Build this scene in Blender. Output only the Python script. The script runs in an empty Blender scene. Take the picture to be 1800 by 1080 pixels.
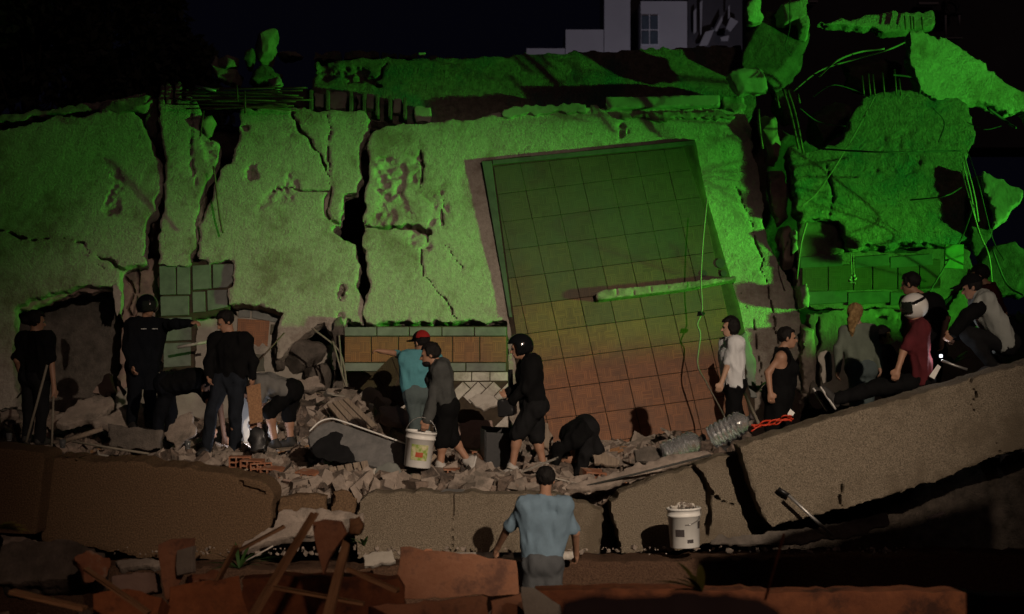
import bpy, bmesh, math, random
import numpy as np
from mathutils import Vector, Matrix, Euler

# ------------------------------------------------------------------ camera, world, lights, exposure
scene = bpy.context.scene
COL = scene.collection
F = 3300.0          # focal length in pixels of the 1800 px wide photograph
CZ = 3.4            # eye height
cam_d = bpy.data.cameras.new("camera")
cam = bpy.data.objects.new("camera", cam_d)
COL.objects.link(cam)
cam.location = (0, 0, CZ)
cam.rotation_euler = (math.radians(90), 0, 0)
cam_d.sensor_width = 36.0
cam_d.lens = F / 1800.0 * 36.0
cam_d.clip_start = 0.1
cam_d.clip_end = 2000.0
cam_d.dof.use_dof = True
cam_d.dof.focus_distance = 22.5
cam_d.dof.aperture_fstop = 2.4
scene.camera = cam

world = bpy.data.worlds.new("World")
scene.world = world
world.use_nodes = True
wn = world.node_tree.nodes
bg = wn["Background"]
bg.inputs[0].default_value = (0.0010, 0.0010, 0.0024, 1)      # moonless city night
bg.inputs[1].default_value = 1.0


def aim(ob, target):
    d = Vector(target) - ob.location
    ob.rotation_euler = d.to_track_quat('-Z', 'Y').to_euler()


def lamp(name, kind, loc, target, energy, color, **kw):
    l = bpy.data.lights.new(name, kind)
    l.energy = energy
    l.color = color
    for k, v in kw.items():
        setattr(l, k, v)
    o = bpy.data.objects.new(name, l)
    COL.objects.link(o)
    o.location = loc
    aim(o, target)
    return o


# faint city glow standing in for the moon / street light, from the right front
lamp("night_sun", 'SUN', (30, -40, 32), (0, 20, 2), 0.055, (1.0, 0.62, 0.5), angle=math.radians(6))
# twin green floodlights of the rescue vehicles, low on the far right, level with the parapet
lamp("green_floodlight", 'SPOT', (19.5, 19.4, 3.05), (0.9, 27.0, 3.6), 20500, (0.11, 1.0, 0.05),
     spot_size=math.radians(16.8), spot_blend=1.0, shadow_soft_size=0.5)
lamp("green_floodlight", 'SPOT', (19.9, 19.4, 3.05), (3.4, 28.0, 7.4), 11000, (0.09, 1.0, 0.06),
     spot_size=math.radians(34), spot_blend=1.0, shadow_soft_size=0.12)
# warm work light on the right, behind the photographer
lamp("work_light", 'SPOT', (7.0, -1.0, 10.5), (0.5, 20.4, 2.05), 14500, (1.0, 0.80, 0.62),
     spot_size=math.radians(28.2), spot_blend=1.0, shadow_soft_size=0.12)
# sodium street lamp over the road above the photographer
lamp("street_lamp_light", 'SPOT', (1.0, 2.0, 8.0), (-2.8, 14.6, 1.0), 700, (1.0, 0.66, 0.46),
     spot_size=math.radians(40), spot_blend=0.9, shadow_soft_size=0.2)

# fill light added behind the ruin to brighten the far house
lamp("far_house_fill", 'SPOT', (9.0, 47.0, 4.0), (4.5, 62.0, 10.0), 1500, (0.92, 0.86, 1.0),
     spot_size=math.radians(70), spot_blend=0.8, shadow_soft_size=0.3)

scene.view_settings.view_transform = 'Standard'
scene.view_settings.look = 'None'
scene.view_settings.exposure = 0.0
scene.view_settings.gamma = 1.0
scene.view_settings.use_curve_mapping = False

random.seed(7)
RNG = np.random.default_rng(11)


# ------------------------------------------------------------------ helpers: picture geometry
def P(px, py, D):
    """point of the place seen at a pixel of the photograph, D metres in front of the camera"""
    return Vector(((px - 900) / F * D, D, CZ - (py - 540) / F * D))


class Plane:
    def __init__(self, px, py, D, tilt=0, yaw=0, roll=0):
        t, y, r = math.radians(tilt), math.radians(yaw), math.radians(roll)
        self.o = P(px, py, D)
        self.n = Vector((math.sin(y) * math.cos(t), -math.cos(y) * math.cos(t), math.sin(t)))
        u = Vector((math.cos(y), math.sin(y), 0))
        v = self.n.cross(u)
        self.u = u * math.cos(r) + v * math.sin(r)
        self.v = v * math.cos(r) - u * math.sin(r)

    def hit(self, px, py):
        d = P(px, py, 1.0) - Vector((0, 0, CZ))
        c = Vector((0, 0, CZ))
        t = (self.o - c).dot(self.n) / d.dot(self.n)
        q = c + d * t - self.o
        return (q.dot(self.u), q.dot(self.v))

    def poly(self, pts):
        return [self.hit(*p) for p in pts]

    def pt(self, u, v, w=0.0):
        return self.o + self.u * u + self.v * v + self.n * w

    def mat(self):
        m = Matrix.Identity(4)
        for i in range(3):
            m[i][0] = self.u[i]; m[i][1] = self.v[i]; m[i][2] = self.n[i]; m[i][3] = self.o[i]
        return m


# ------------------------------------------------------------------ helpers: noise
def _h(ix, iy, iz, seed):
    with np.errstate(over='ignore'):
        n = (ix.astype(np.uint32) * np.uint32(374761393) + iy.astype(np.uint32) * np.uint32(668265263)
             + iz.astype(np.uint32) * np.uint32(2147483647) + np.uint32(seed) * np.uint32(1274126177))
        n = (n ^ (n >> np.uint32(13))) * np.uint32(1274126177)
        n = n ^ (n >> np.uint32(16))
    return (n & np.uint32(0xffffff)).astype(np.float32) / np.float32(0xffffff)


def vnoise(x, y, z, seed=0):
    x, y, z = np.broadcast_arrays(x, y, z)
    xi, yi, zi = np.floor(x).astype(np.int64), np.floor(y).astype(np.int64), np.floor(z).astype(np.int64)
    fx, fy, fz = (x - xi), (y - yi), (z - zi)
    fx = fx * fx * (3 - 2 * fx); fy = fy * fy * (3 - 2 * fy); fz = fz * fz * (3 - 2 * fz)
    r = 0
    for dx in (0, 1):
        wx = fx if dx else 1 - fx
        for dy in (0, 1):
            wy = fy if dy else 1 - fy
            for dz in (0, 1):
                wz = fz if dz else 1 - fz
                r = r + wx * wy * wz * _h(xi + dx, yi + dy, zi + dz, seed)
    return r * 2 - 1


def fbm(x, y, z, oct=3, seed=0):
    a, s, r = 1.0, 1.0, 0
    for i in range(oct):
        r = r + a * vnoise(x * s + 17.3 * i, y * s + 5.1 * i, z * s, seed + i)
        a *= 0.5; s *= 2.03
    return r


def n2(x, y, oct=3, seed=0):
    return fbm(x, y, np.zeros_like(x), oct, seed)


# ------------------------------------------------------------------ helpers: iso surfaces
def surface_nets(s, org, r):
    s = np.pad(s, 1, constant_values=1.0)
    org = np.asarray(org, dtype=np.float64) - np.asarray(r)
    neg = s < 0
    def corner(a, i, j, k):
        return a[i:a.shape[0] - 1 + i, j:a.shape[1] - 1 + j, k:a.shape[2] - 1 + k]
    cnt = np.zeros(tuple(d - 1 for d in s.shape), dtype=np.int8)
    C = [(i, j, k) for i in (0, 1) for j in (0, 1) for k in (0, 1)]
    for c in C:
        cnt += corner(neg, *c)
    act = (cnt > 0) & (cnt < 8)
    idx = np.argwhere(act)
    ids = np.full(act.shape, -1, dtype=np.int64)
    ids[act] = np.arange(len(idx))
    vals = {c: s[idx[:, 0] + c[0], idx[:, 1] + c[1], idx[:, 2] + c[2]] for c in C}
    acc = np.zeros((len(idx), 3)); m = np.zeros(len(idx))
    for a in C:
        for ax in range(3):
            if a[ax]:
                continue
            b = list(a); b[ax] = 1; b = tuple(b)
            va, vb = vals[a], vals[b]
            ch = (va < 0) != (vb < 0)
            t = np.where(ch, va / np.where(ch, va - vb, 1), 0)
            for d in range(3):
                acc[:, d] += np.where(ch, a[d] + (t if d == ax else 0), 0)
            m += ch
    v = org + (idx + acc / m[:, None]) * np.asarray(r)
    quads = []
    for ax in range(3):
        o1, o2 = (ax + 1) % 3, (ax + 2) % 3
        sl0 = [slice(None)] * 3; sl1 = [slice(None)] * 3
        sl0[ax] = slice(0, -1); sl1[ax] = slice(1, None)
        ch = neg[tuple(sl0)] != neg[tuple(sl1)]
        e = np.argwhere(ch)
        e = e[(e[:, o1] > 0) & (e[:, o2] > 0) & (e[:, o1] < s.shape[o1] - 1) & (e[:, o2] < s.shape[o2] - 1)]
        q = []
        for d1, d2 in ((1, 1), (0, 1), (0, 0), (1, 0)):
            c = e.copy(); c[:, o1] -= d1; c[:, o2] -= d2
            q.append(ids[c[:, 0], c[:, 1], c[:, 2]])
        q = np.stack(q, 1)
        flip = ~neg[e[:, 0], e[:, 1], e[:, 2]]
        q[flip] = q[flip][:, ::-1]
        quads.append(q)
    return v, np.concatenate(quads)


def np_mesh(name, v, q, smooth=True):
    me = bpy.data.meshes.new(name)
    me.vertices.add(len(v)); me.vertices.foreach_set("co", np.asarray(v, dtype=np.float32).ravel())
    n = q.shape[1]
    me.loops.add(q.size); me.loops.foreach_set("vertex_index", q.astype(np.int32).ravel())
    me.polygons.add(len(q))
    me.polygons.foreach_set("loop_start", np.arange(0, q.size, n, dtype=np.int32))
    me.update(calc_edges=True)
    me.validate()
    me.polygons.foreach_set("use_smooth", np.full(len(me.polygons), smooth, dtype=bool))
    return me


def poly_sd(x, y, pts):
    """signed distance to a polygon, negative inside"""
    d = np.full(x.shape, 1e9, dtype=np.float32); ins = np.zeros(x.shape, dtype=bool)
    n = len(pts)
    for i in range(n):
        ax, ay = pts[i]; bx, by = pts[(i + 1) % n]
        ex, ey = bx - ax, by - ay
        wx, wy = x - ax, y - ay
        t = np.clip((wx * ex + wy * ey) / (ex * ex + ey * ey + 1e-12), 0, 1)
        d = np.minimum(d, (wx - ex * t) ** 2 + (wy - ey * t) ** 2)
        c = ((ay <= y) & (by > y)) | ((by <= y) & (ay > y))
        xs = ax + (y - ay) / (ey if abs(ey) > 1e-12 else 1e-12) * ex
        ins ^= c & (x < xs)
    d = np.sqrt(d)
    return np.where(ins, -d, d)


def line_sd(x, y, pts):
    d = np.full(x.shape, 1e9, dtype=np.float32)
    for (ax, ay), (bx, by) in zip(pts[:-1], pts[1:]):
        ex, ey = bx - ax, by - ay
        wx, wy = x - ax, y - ay
        t = np.clip((wx * ex + wy * ey) / (ex * ex + ey * ey + 1e-12), 0, 1)
        d = np.minimum(d, (wx - ex * t) ** 2 + (wy - ey * t) ** 2)
    return np.sqrt(d)


# ------------------------------------------------------------------ helpers: objects
def tag(o, label=None, cat=None, group=None, kind=None):
    if label: o["label"] = label
    if cat: o["category"] = cat
    if group: o["group"] = group
    if kind: o["kind"] = kind
    return o


def add(name, me, mat=None, parent=None, mw=None):
    o = bpy.data.objects.new(name, me)
    COL.objects.link(o)
    if mat is not None and me is not None:
        if len(me.materials) == 0:
            me.materials.append(mat)
    if mw is not None:
        o.matrix_world = mw
    if parent is not None:
        o.parent = parent
        o.matrix_parent_inverse = parent_matrix(parent).inverted()
    return o


def parent_matrix(p):
    m = p.matrix_basis.copy()
    if p.parent:
        m = parent_matrix(p.parent) @ p.matrix_parent_inverse @ m
    return m


def empty(name, loc, rz=0):
    o = bpy.data.objects.new(name, None)
    COL.objects.link(o)
    o.location = loc
    o.rotation_euler = (0, 0, rz)
    o.empty_display_size = 0.2
    return o


def py_mesh(name, v, f, smooth=False):
    me = bpy.data.meshes.new(name)
    me.from_pydata([tuple(a) for a in v], [], f)
    me.update()
    if smooth:
        for p in me.polygons: p.use_smooth = True
    return me


def jagged(pts, amp, seed, step=9.0):
    """break a pixel outline into short straight fractures"""
    rs = random.Random(seed * 7 + 1)
    out = []
    for (ax, ay), (bx, by) in zip(pts, pts[1:] + pts[:1]):
        out.append((ax, ay))
        L = math.hypot(bx - ax, by - ay)
        n = int(L / step)
        if n < 2: continue
        nx_, ny_ = -(by - ay) / L, (bx - ax) / L
        run = 0.0
        for i in range(1, n):
            t = (i + rs.uniform(-.35, .35)) / n
            run = run * 0.35 + rs.gauss(0, amp)
            run = max(-2.2 * amp, min(2.2 * amp, run))
            out.append((ax + (bx - ax) * t + nx_ * run, ay + (by - ay) * t + ny_ * run))
    return out


def slab(name, pts, plane, thick, mat, res=0.028, edge=0.035, relief=0.012, rfreq=7.0, cracks=(), holes=(),
         spalls=(), warp=0.0, seed=1, parent=None, chamfer=0.0, jag=2.2, facet=0):
    """a broken piece of wall or floor: outline in photograph pixels on a plane, ragged broken edges, uneven face,
    cracks (pixel polylines, half width m, depth m), spalls (pixel polygons where the render has come off, depth)"""
    pp = np.array(plane.poly(jagged(pts, jag, seed) if edge > 0.011 and jag else pts), dtype=np.float32)
    lo, hi = pp.min(0) - 0.12, pp.max(0) + 0.12
    us = np.arange(lo[0], hi[0], res, dtype=np.float32); vs = np.arange(lo[1], hi[1], res, dtype=np.float32)
    rw = min(res, thick / 3.2)
    ws = np.arange(-thick / 2 - 0.10, thick / 2 + 0.10, rw, dtype=np.float32)
    U, V = np.meshgrid(us, vs, indexing='ij')
    d2 = poly_sd(U, V, [tuple(p) for p in pp])
    rel = relief * (0.22 * n2(U * rfreq, V * rfreq, 3, seed) + 0.25 * n2(U * 15, V * 15, 2, seed + 3) + 0.35 * n2(U * 1.3, V * 1.3, 2, seed + 5))
    if warp: rel = rel + warp * n2(U * 0.5, V * 0.5, 2, seed + 9)
    front = thick / 2 + rel
    for sp, dep in spalls:
        s2 = poly_sd(U, V, plane.poly(sp)) + 0.10 * n2(U * 5, V * 5, 3, seed + 20)
        front = front - dep * np.clip(-s2 / 0.03, 0, 1) * (0.55 + 0.75 * n2(U * 14, V * 14, 2, seed + 30))
    cr = []
    for line, hw, dep in cracks:
        lp = plane.poly(line)
        cd = line_sd(U + 0.035 * n2(U * 6, V * 6, 3, seed + 40), V + 0.035 * n2(U * 6, V * 6, 3, seed + 41), lp)
        cd = cd - hw * (0.75 + 0.6 * n2(U * 3, V * 3, 2, seed + 44))
        cr.append((cd, dep))
    hl = [poly_sd(U, V, plane.poly(h)) for h in holes]
    fac = []
    if facet:
        rs = random.Random(seed)
        cc = pp.mean(0)
        for i in range(facet):
            a_ = rs.uniform(0, 2 * math.pi); nz_ = rs.uniform(0.15, 0.9)
            nv = (math.cos(a_) * math.sqrt(1 - nz_ * nz_), math.sin(a_) * math.sqrt(1 - nz_ * nz_), nz_)
            h_ = float(((pp[:, 0] - cc[0]) * nv[0] + (pp[:, 1] - cc[1]) * nv[1]).max()) + nz_ * thick / 2
            fac.append((nv, h_ * rs.uniform(0.5, 0.85), cc))
    S = np.empty((len(us), len(vs), len(ws)), dtype=np.float32)
    for k, w in enumerate(ws):
        e = d2 + edge * (0.2 * fbm(U * 2.4, V * 2.4, np.full_like(U, w * 2.0), 2, seed + 60) + 1.1 * np.abs(fbm(U * 11, V * 11, np.full_like(U, w * 9.0), 2, seed + 66)) - 0.1) if edge else d2
        if chamfer: e = e + np.clip(chamfer - (front - w), 0, None)
        s = np.maximum(e, np.maximum(w - front, -w - thick / 2))
        for nv, h_, cc in fac:
            s = np.maximum(s, (U - cc[0]) * nv[0] + (V - cc[1]) * nv[1] + w * nv[2] - h_ - rel * 0.6)
        for h in hl:
            s = np.maximum(s, -(h + edge * fbm(U * 5, V * 5, np.full_like(U, w * 5.0), 3, seed + 80)))
        for cd, dep in cr:
            s = np.maximum(s, -np.maximum(cd, (front - dep) - w))
        S[:, :, k] = s
    v, q = surface_nets(S, (us[0], vs[0], ws[0]), (res, res, rw))
    me = np_mesh(name, v, q)
    me.set_sharp_from_angle(angle=math.radians(38))
    return add(name, me, mat, parent, plane.mat())


def board(name, pts, plane, thick, mat, parent=None, bevel=0.006, w0=0.0, rough=0.0, uv=False):
    """a plain flat piece with the pixel outline pts on a plane"""
    pp = pts if uv else plane.poly(pts)
    a = sum(p[0] * q[1] - q[0] * p[1] for p, q in zip(pp, pp[1:] + pp[:1]))
    if a < 0: pp = pp[::-1]
    bm = bmesh.new()
    vs = [bm.verts.new((u, v, w0 + random.uniform(-rough, rough))) for u, v in pp]
    f = bm.faces.new(vs)
    r = bmesh.ops.extrude_face_region(bm, geom=[f])
    bmesh.ops.translate(bm, verts=[x for x in r['geom'] if isinstance(x, bmesh.types.BMVert)], vec=(0, 0, thick))
    bmesh.ops.recalc_face_normals(bm, faces=bm.faces)
    if bevel:
        bmesh.ops.bevel(bm, geom=list(bm.edges), offset=bevel, segments=1, affect='EDGES')
    me = bpy.data.meshes.new(name)
    bm.to_mesh(me); bm.free()
    return add(name, me, mat, parent, plane.mat())


def box_mesh(name, sx, sy, sz, bevel=0.004, z0=0.0):
    bm = bmesh.new()
    bmesh.ops.create_cube(bm, size=1)
    for v in bm.verts:
        v.co = (v.co.x * sx, v.co.y * sy, (v.co.z + 0.5) * sz + z0)
    if bevel:
        bmesh.ops.bevel(bm, geom=list(bm.edges), offset=bevel, segments=1, affect='EDGES')
    me = bpy.data.meshes.new(name); bm.to_mesh(me); bm.free()
    return me


def tube_mesh(name, pts, r, sides=6, taper=None):
    pts = [Vector(p) for p in pts]
    V, Fc = [], []
    n = len(pts)
    prev = None
    for i, p in enumerate(pts):
        t = (pts[min(i + 1, n - 1)] - pts[max(i - 1, 0)]).normalized()
        if prev is None:
            a = t.orthogonal().normalized()
        else:
            a = (prev - t * prev.dot(t)).normalized()
        prev = a
        b = t.cross(a)
        rr = r if taper is None else r + (taper - r) * i / max(1, n - 1)
        for k in range(sides):
            an = 2 * math.pi * k / sides
            V.append(p + (a * math.cos(an) + b * math.sin(an)) * rr)
        if i:
            for k in range(sides):
                k2 = (k + 1) % sides
                Fc.append(((i - 1) * sides + k, (i - 1) * sides + k2, i * sides + k2, i * sides + k))
    Fc.append(tuple(range(sides))[::-1]); Fc.append(tuple((n - 1) * sides + k for k in range(sides)))
    return py_mesh(name, V, Fc, True)


def curve_pts(pts, sub=6):
    """Catmull-Rom through points"""
    pts = [Vector(p) for p in pts]
    if len(pts) < 3: return pts
    out = []
    e = [pts[0] * 2 - pts[1]] + pts + [pts[-1] * 2 - pts[-2]]
    for i in range(1, len(e) - 2):
        for k in range(sub):
            t = k / sub
            p0, p1, p2, p3 = e[i - 1], e[i], e[i + 1], e[i + 2]
            out.append(0.5 * ((2 * p1) + (p2 - p0) * t + (2 * p0 - 5 * p1 + 4 * p2 - p3) * t * t
                              + (3 * p1 - p0 - 3 * p2 + p3) * t * t * t))
    out.append(pts[-1])
    return out


def rod(name, pts, r, mat, parent=None, sides=6, sub=0):
    pts = curve_pts(pts, sub) if sub else [Vector(p) for p in pts]
    o0 = pts[0].copy()
    me = tube_mesh(name, [p - o0 for p in pts], r, sides)
    return add(name, me, mat, parent, Matrix.Translation(o0))


def chunk_mesh(name, seed, n=16, flat=1.0, boxy=0.5):
    rs = random.Random(seed)
    bm = bmesh.new()
    for i in range(n):
        v = Vector((rs.uniform(-1, 1), rs.uniform(-1, 1), rs.uniform(-1, 1)))
        m = max(abs(v.x), abs(v.y), abs(v.z))
        v = v / m * (boxy + (1 - boxy) * rs.random())
        v.z *= flat
        bm.verts.new(v * 0.5)
    r = bmesh.ops.convex_hull(bm, input=bm.verts)
    bmesh.ops.delete(bm, geom=[g for g in set(r['geom_interior'] + r['geom_unused']) if isinstance(g, bmesh.types.BMVert)], context='VERTS')
    bmesh.ops.bevel(bm, geom=list(bm.edges), offset=0.025, segments=1, affect='EDGES')
    me = bpy.data.meshes.new(name); bm.to_mesh(me); bm.free()
    return me


# ------------------------------------------------------------------ materials
def M(name, c1, c2=None, scale=6.0, rough=0.85, bump=0.0, bscale=40.0, bdist=0.02, spec=0.3, metal=0.0, c3=None, s3=1.2,
      contrast=0.5, alpha=1.0, trans=0.0, wscale=None):
    m = bpy.data.materials.new(name)
    m.use_nodes = True
    nt = m.node_tree; N = nt.nodes; L = nt.links
    b = N["Principled BSDF"]
    b.inputs["Roughness"].default_value = rough
    b.inputs["Specular IOR Level"].default_value = spec
    b.inputs["Metallic"].default_value = metal
    b.inputs["Alpha"].default_value = alpha
    b.inputs["Transmission Weight"].default_value = trans
    tc = N.new("ShaderNodeTexCoord")
    vec = tc.outputs["Object"]
    if wscale:
        mp = N.new("ShaderNodeMapping"); mp.inputs["Scale"].default_value = wscale
        L.new(vec, mp.inputs[0]); vec = mp.outputs[0]
    if c2 is None: c2 = tuple(x * 0.75 for x in c1)
    nz = N.new("ShaderNodeTexNoise"); nz.inputs["Scale"].default_value = scale
    nz.inputs["Detail"].default_value = 6; nz.inputs["Roughness"].default_value = 0.62
    L.new(vec, nz.inputs["Vector"])
    rp = N.new("ShaderNodeValToRGB")
    rp.color_ramp.elements[0].position = 0.5 - contrast * 0.35; rp.color_ramp.elements[1].position = 0.5 + contrast * 0.35
    rp.color_ramp.elements[0].color = (*c2, 1); rp.color_ramp.elements[1].color = (*c1, 1)
    L.new(nz.outputs[0], rp.inputs[0])
    out = rp.outputs[0]
    if c3 is not None:
        n3 = N.new("ShaderNodeTexNoise"); n3.inputs["Scale"].default_value = s3; n3.inputs["Detail"].default_value = 8
        n3.inputs["Roughness"].default_value = 0.7
        L.new(vec, n3.inputs["Vector"])
        r3 = N.new("ShaderNodeValToRGB"); r3.color_ramp.elements[0].position = 0.50; r3.color_ramp.elements[1].position = 0.64
        L.new(n3.outputs[0], r3.inputs[0])
        mx = N.new("ShaderNodeMixRGB"); mx.inputs[2].default_value = (*c3, 1)
        L.new(r3.outputs[0], mx.inputs[0]); L.new(out, mx.inputs[1]); out = mx.outputs[0]
    L.new(out, b.inputs["Base Color"])
    if bump:
        nb = N.new("ShaderNodeTexNoise"); nb.inputs["Scale"].default_value = bscale
        nb.inputs["Detail"].default_value = 5; nb.inputs["Roughness"].default_value = 0.7
        L.new(vec, nb.inputs["Vector"])
        bp = N.new("ShaderNodeBump"); bp.inputs["Strength"].default_value = bump; bp.inputs["Distance"].default_value = bdist
        L.new(nb.outputs[0], bp.inputs["Height"]); L.new(bp.outputs[0], b.inputs["Normal"])
    return m


def emit(name, col, strength):
    m = bpy.data.materials.new(name); m.use_nodes = True
    nt = m.node_tree
    e = nt.nodes.new("ShaderNodeEmission"); e.inputs[0].default_value = (*col, 1); e.inputs[1].default_value = strength
    nt.links.new(e.outputs[0], nt.nodes["Material Output"].inputs[0])
    return m


def parquet(name, light, dark, cell=0.13, strip=0.026, wear=None):
    """basket-weave wood mosaic in object space"""
    m = bpy.data.materials.new(name); m.use_nodes = True
    nt = m.node_tree; N = nt.nodes; L = nt.links
    b = N["Principled BSDF"]; b.inputs["Roughness"].default_value = 0.55; b.inputs["Specular IOR Level"].default_value = 0.35
    tc = N.new("ShaderNodeTexCoord"); sp = N.new("ShaderNodeSeparateXYZ"); L.new(tc.outputs["Object"], sp.inputs[0])
    def mth(op, a, bb=None):
        n = N.new("ShaderNodeMath"); n.operation = op
        for i, v in enumerate((a, bb)):
            if v is None: continue
            if isinstance(v, (int, float)): n.inputs[i].default_value = v
            else: L.new(v, n.inputs[i])
        return n.outputs[0]
    x, y = sp.outputs[0], sp.outputs[1]
    cx, cy = mth('FLOOR', mth('DIVIDE', x, cell)), mth('FLOOR', mth('DIVIDE', y, cell))
    par = mth('FLOORED_MODULO', mth('ADD', cx, cy), 2.0)
    c = mth('ADD', mth('MULTIPLY', x, par), mth('MULTIPLY', y, mth('SUBTRACT', 1.0, par)))
    st = mth('DIVIDE', c, strip)
    sf = mth('FLOOR', st); fr = mth('FRACT', st)
    cv = N.new("ShaderNodeCombineXYZ"); L.new(cx, cv.inputs[0]); L.new(cy, cv.inputs[1]); L.new(sf, cv.inputs[2])
    wn_ = N.new("ShaderNodeTexWhiteNoise"); L.new(cv.outputs[0], wn_.inputs[0])
    nz = N.new("ShaderNodeTexNoise"); nz.inputs["Scale"].default_value = 5; nz.inputs["Detail"].default_value = 7
    L.new(tc.outputs["Object"], nz.inputs["Vector"])
    f = mth('ADD', mth('MULTIPLY', wn_.outputs[0], 0.38), mth('MULTIPLY', nz.outputs[0], 0.85))
    rp = N.new("ShaderNodeValToRGB"); rp.color_ramp.elements[0].position = 0.2; rp.color_ramp.elements[1].position = 0.85
    rp.color_ramp.elements[0].color = (*dark, 1); rp.color_ramp.elements[1].color = (*light, 1)
    L.new(f, rp.inputs[0])
    gap = mth('LESS_THAN', fr, 0.10)
    mx = N.new("ShaderNodeMixRGB"); mx.inputs[2].default_value = (dark[0] * .35, dark[1] * .35, dark[2] * .35, 1)
    L.new(gap, mx.inputs[0]); L.new(rp.outputs[0], mx.inputs[1])
    out = mx.outputs[0]
    if wear:
        n3 = N.new("ShaderNodeTexNoise"); n3.inputs["Scale"].default_value = 1.1; n3.inputs["Detail"].default_value = 9
        n3.inputs["Roughness"].default_value = 0.72
        L.new(tc.outputs["Object"], n3.inputs["Vector"])
        r3 = N.new("ShaderNodeValToRGB"); r3.color_ramp.elements[0].position = 0.45; r3.color_ramp.elements[1].position = 0.72
        L.new(n3.outputs[0], r3.inputs[0])
        m3 = N.new("ShaderNodeMixRGB"); m3.inputs[2].default_value = (*wear, 1)
        L.new(mth('MULTIPLY', r3.outputs[0], 0.7), m3.inputs[0]); L.new(out, m3.inputs[1]); out = m3.outputs[0]
    L.new(out, b.inputs["Base Color"])
    bp = N.new("ShaderNodeBump"); bp.inputs["Strength"].default_value = 0.35; bp.inputs["Distance"].default_value = 0.004
    L.new(f, bp.inputs["Height"]); L.new(bp.outputs[0], b.inputs["Normal"])
    return m


MAT = {}
MAT['roughcast'] = M('roughcast', (0.50, 0.45, 0.38), (0.38, 0.33, 0.28), 20, 0.95, 0.75, 30, 0.045, 0.15, c3=(0.27, 0.215, 0.175), s3=1.4)
MAT['roughcast_dull'] = M('roughcast_dull', (0.32, 0.28, 0.225), (0.17, 0.145, 0.12), 11, 0.95, 1.0, 26, 0.07, 0.15, c3=(0.10, 0.18, 0.15), s3=1.3)
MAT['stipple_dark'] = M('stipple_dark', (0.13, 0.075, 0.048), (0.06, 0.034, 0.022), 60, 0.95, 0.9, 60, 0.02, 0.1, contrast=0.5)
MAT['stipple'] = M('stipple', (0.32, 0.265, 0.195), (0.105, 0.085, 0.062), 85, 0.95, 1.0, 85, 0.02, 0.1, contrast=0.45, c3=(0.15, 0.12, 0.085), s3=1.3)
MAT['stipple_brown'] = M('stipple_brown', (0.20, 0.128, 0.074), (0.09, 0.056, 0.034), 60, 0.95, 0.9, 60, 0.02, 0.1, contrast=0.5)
MAT['concrete'] = M('concrete', (0.38, 0.315, 0.265), (0.22, 0.18, 0.15), 7, 0.95, 0.7, 45, 0.02, 0.15, c3=(0.14, 0.12, 0.10), s3=3)
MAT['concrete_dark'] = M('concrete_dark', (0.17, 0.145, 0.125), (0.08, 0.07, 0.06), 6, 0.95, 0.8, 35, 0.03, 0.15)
MAT['plaster_dimmed'] = M('plaster_dimmed', (0.20, 0.175, 0.145), (0.11, 0.095, 0.08), 5, 0.9, 0.5, 30, 0.03, 0.2, c3=(0.08, 0.068, 0.056), s3=2.5)  # plaster darkened in colour to stand for less green light
MAT['plaster_pink'] = M('plaster_pink', (0.40, 0.29, 0.24), (0.28, 0.20, 0.17), 4, 0.9, 0.4, 30, 0.02, 0.2, c3=(0.2, 0.15, 0.13), s3=2.5)
MAT['plaster_grey'] = M('plaster_grey', (0.40, 0.37, 0.32), (0.30, 0.27, 0.23), 4, 0.9, 0.35, 30, 0.02, 0.2, c3=(0.2, 0.17, 0.15), s3=2)
MAT['tile_grey'] = M('tile_grey', (0.20, 0.21, 0.19), (0.12, 0.125, 0.115), 5, 0.6, 0.15, 30, 0.01, 0.4)
MAT['tile_white'] = M('tile_white', (0.60, 0.56, 0.50), (0.44, 0.40, 0.35), 5, 0.5, 0.1, 30, 0.01, 0.4, c3=(0.30, 0.26, 0.22), s3=3)
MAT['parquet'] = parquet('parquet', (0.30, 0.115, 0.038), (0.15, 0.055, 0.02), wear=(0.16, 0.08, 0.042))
MAT['parquet_worn_dim'] = parquet('parquet_worn_dim', (0.075, 0.062, 0.03), (0.05, 0.04, 0.02), wear=(0.05, 0.06, 0.042))  # worn wood with the dim light put into its colour
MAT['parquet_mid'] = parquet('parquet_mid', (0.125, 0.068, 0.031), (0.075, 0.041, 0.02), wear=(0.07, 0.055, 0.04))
MAT['border_dark'] = M('border_dark', (0.085, 0.095, 0.08), (0.05, 0.056, 0.048), 5, 0.6, 0.15, 30, 0.01, 0.4)
_pl, _pd, _pw = (0.30, 0.115, 0.038), (0.15, 0.055, 0.02), (0.16, 0.08, 0.042)      # lower rows: wood warmed in colour for the warm light there
_wl, _wd, _ww = (0.075, 0.062, 0.03), (0.05, 0.04, 0.02), (0.05, 0.06, 0.042)           # upper rows: worn wood, darkened in colour for the dim light there
for _k in range(7):  # dim to warm tones carry the panel's light gradient in the wood
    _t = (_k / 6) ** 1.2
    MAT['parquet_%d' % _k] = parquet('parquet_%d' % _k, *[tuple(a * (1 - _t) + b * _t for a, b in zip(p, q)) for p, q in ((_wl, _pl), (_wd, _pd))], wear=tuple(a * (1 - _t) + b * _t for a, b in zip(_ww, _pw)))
MAT['grout'] = M('grout', (0.075, 0.055, 0.036), (0.045, 0.034, 0.024), 8, 0.95, 0.3, 40)
MAT['brick_red'] = M('brick_red', (0.36, 0.16, 0.085), (0.24, 0.10, 0.06), 9, 0.9, 0.5, 60, 0.01, 0.2, c3=(0.35, 0.28, 0.22), s3=6)
MAT['orange_paint'] = M('orange_paint', (0.40, 0.145, 0.06), (0.25, 0.088, 0.04), 9, 0.85, 0.5, 25, 0.02, 0.25, c3=(0.13, 0.055, 0.032), s3=4.0)
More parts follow.
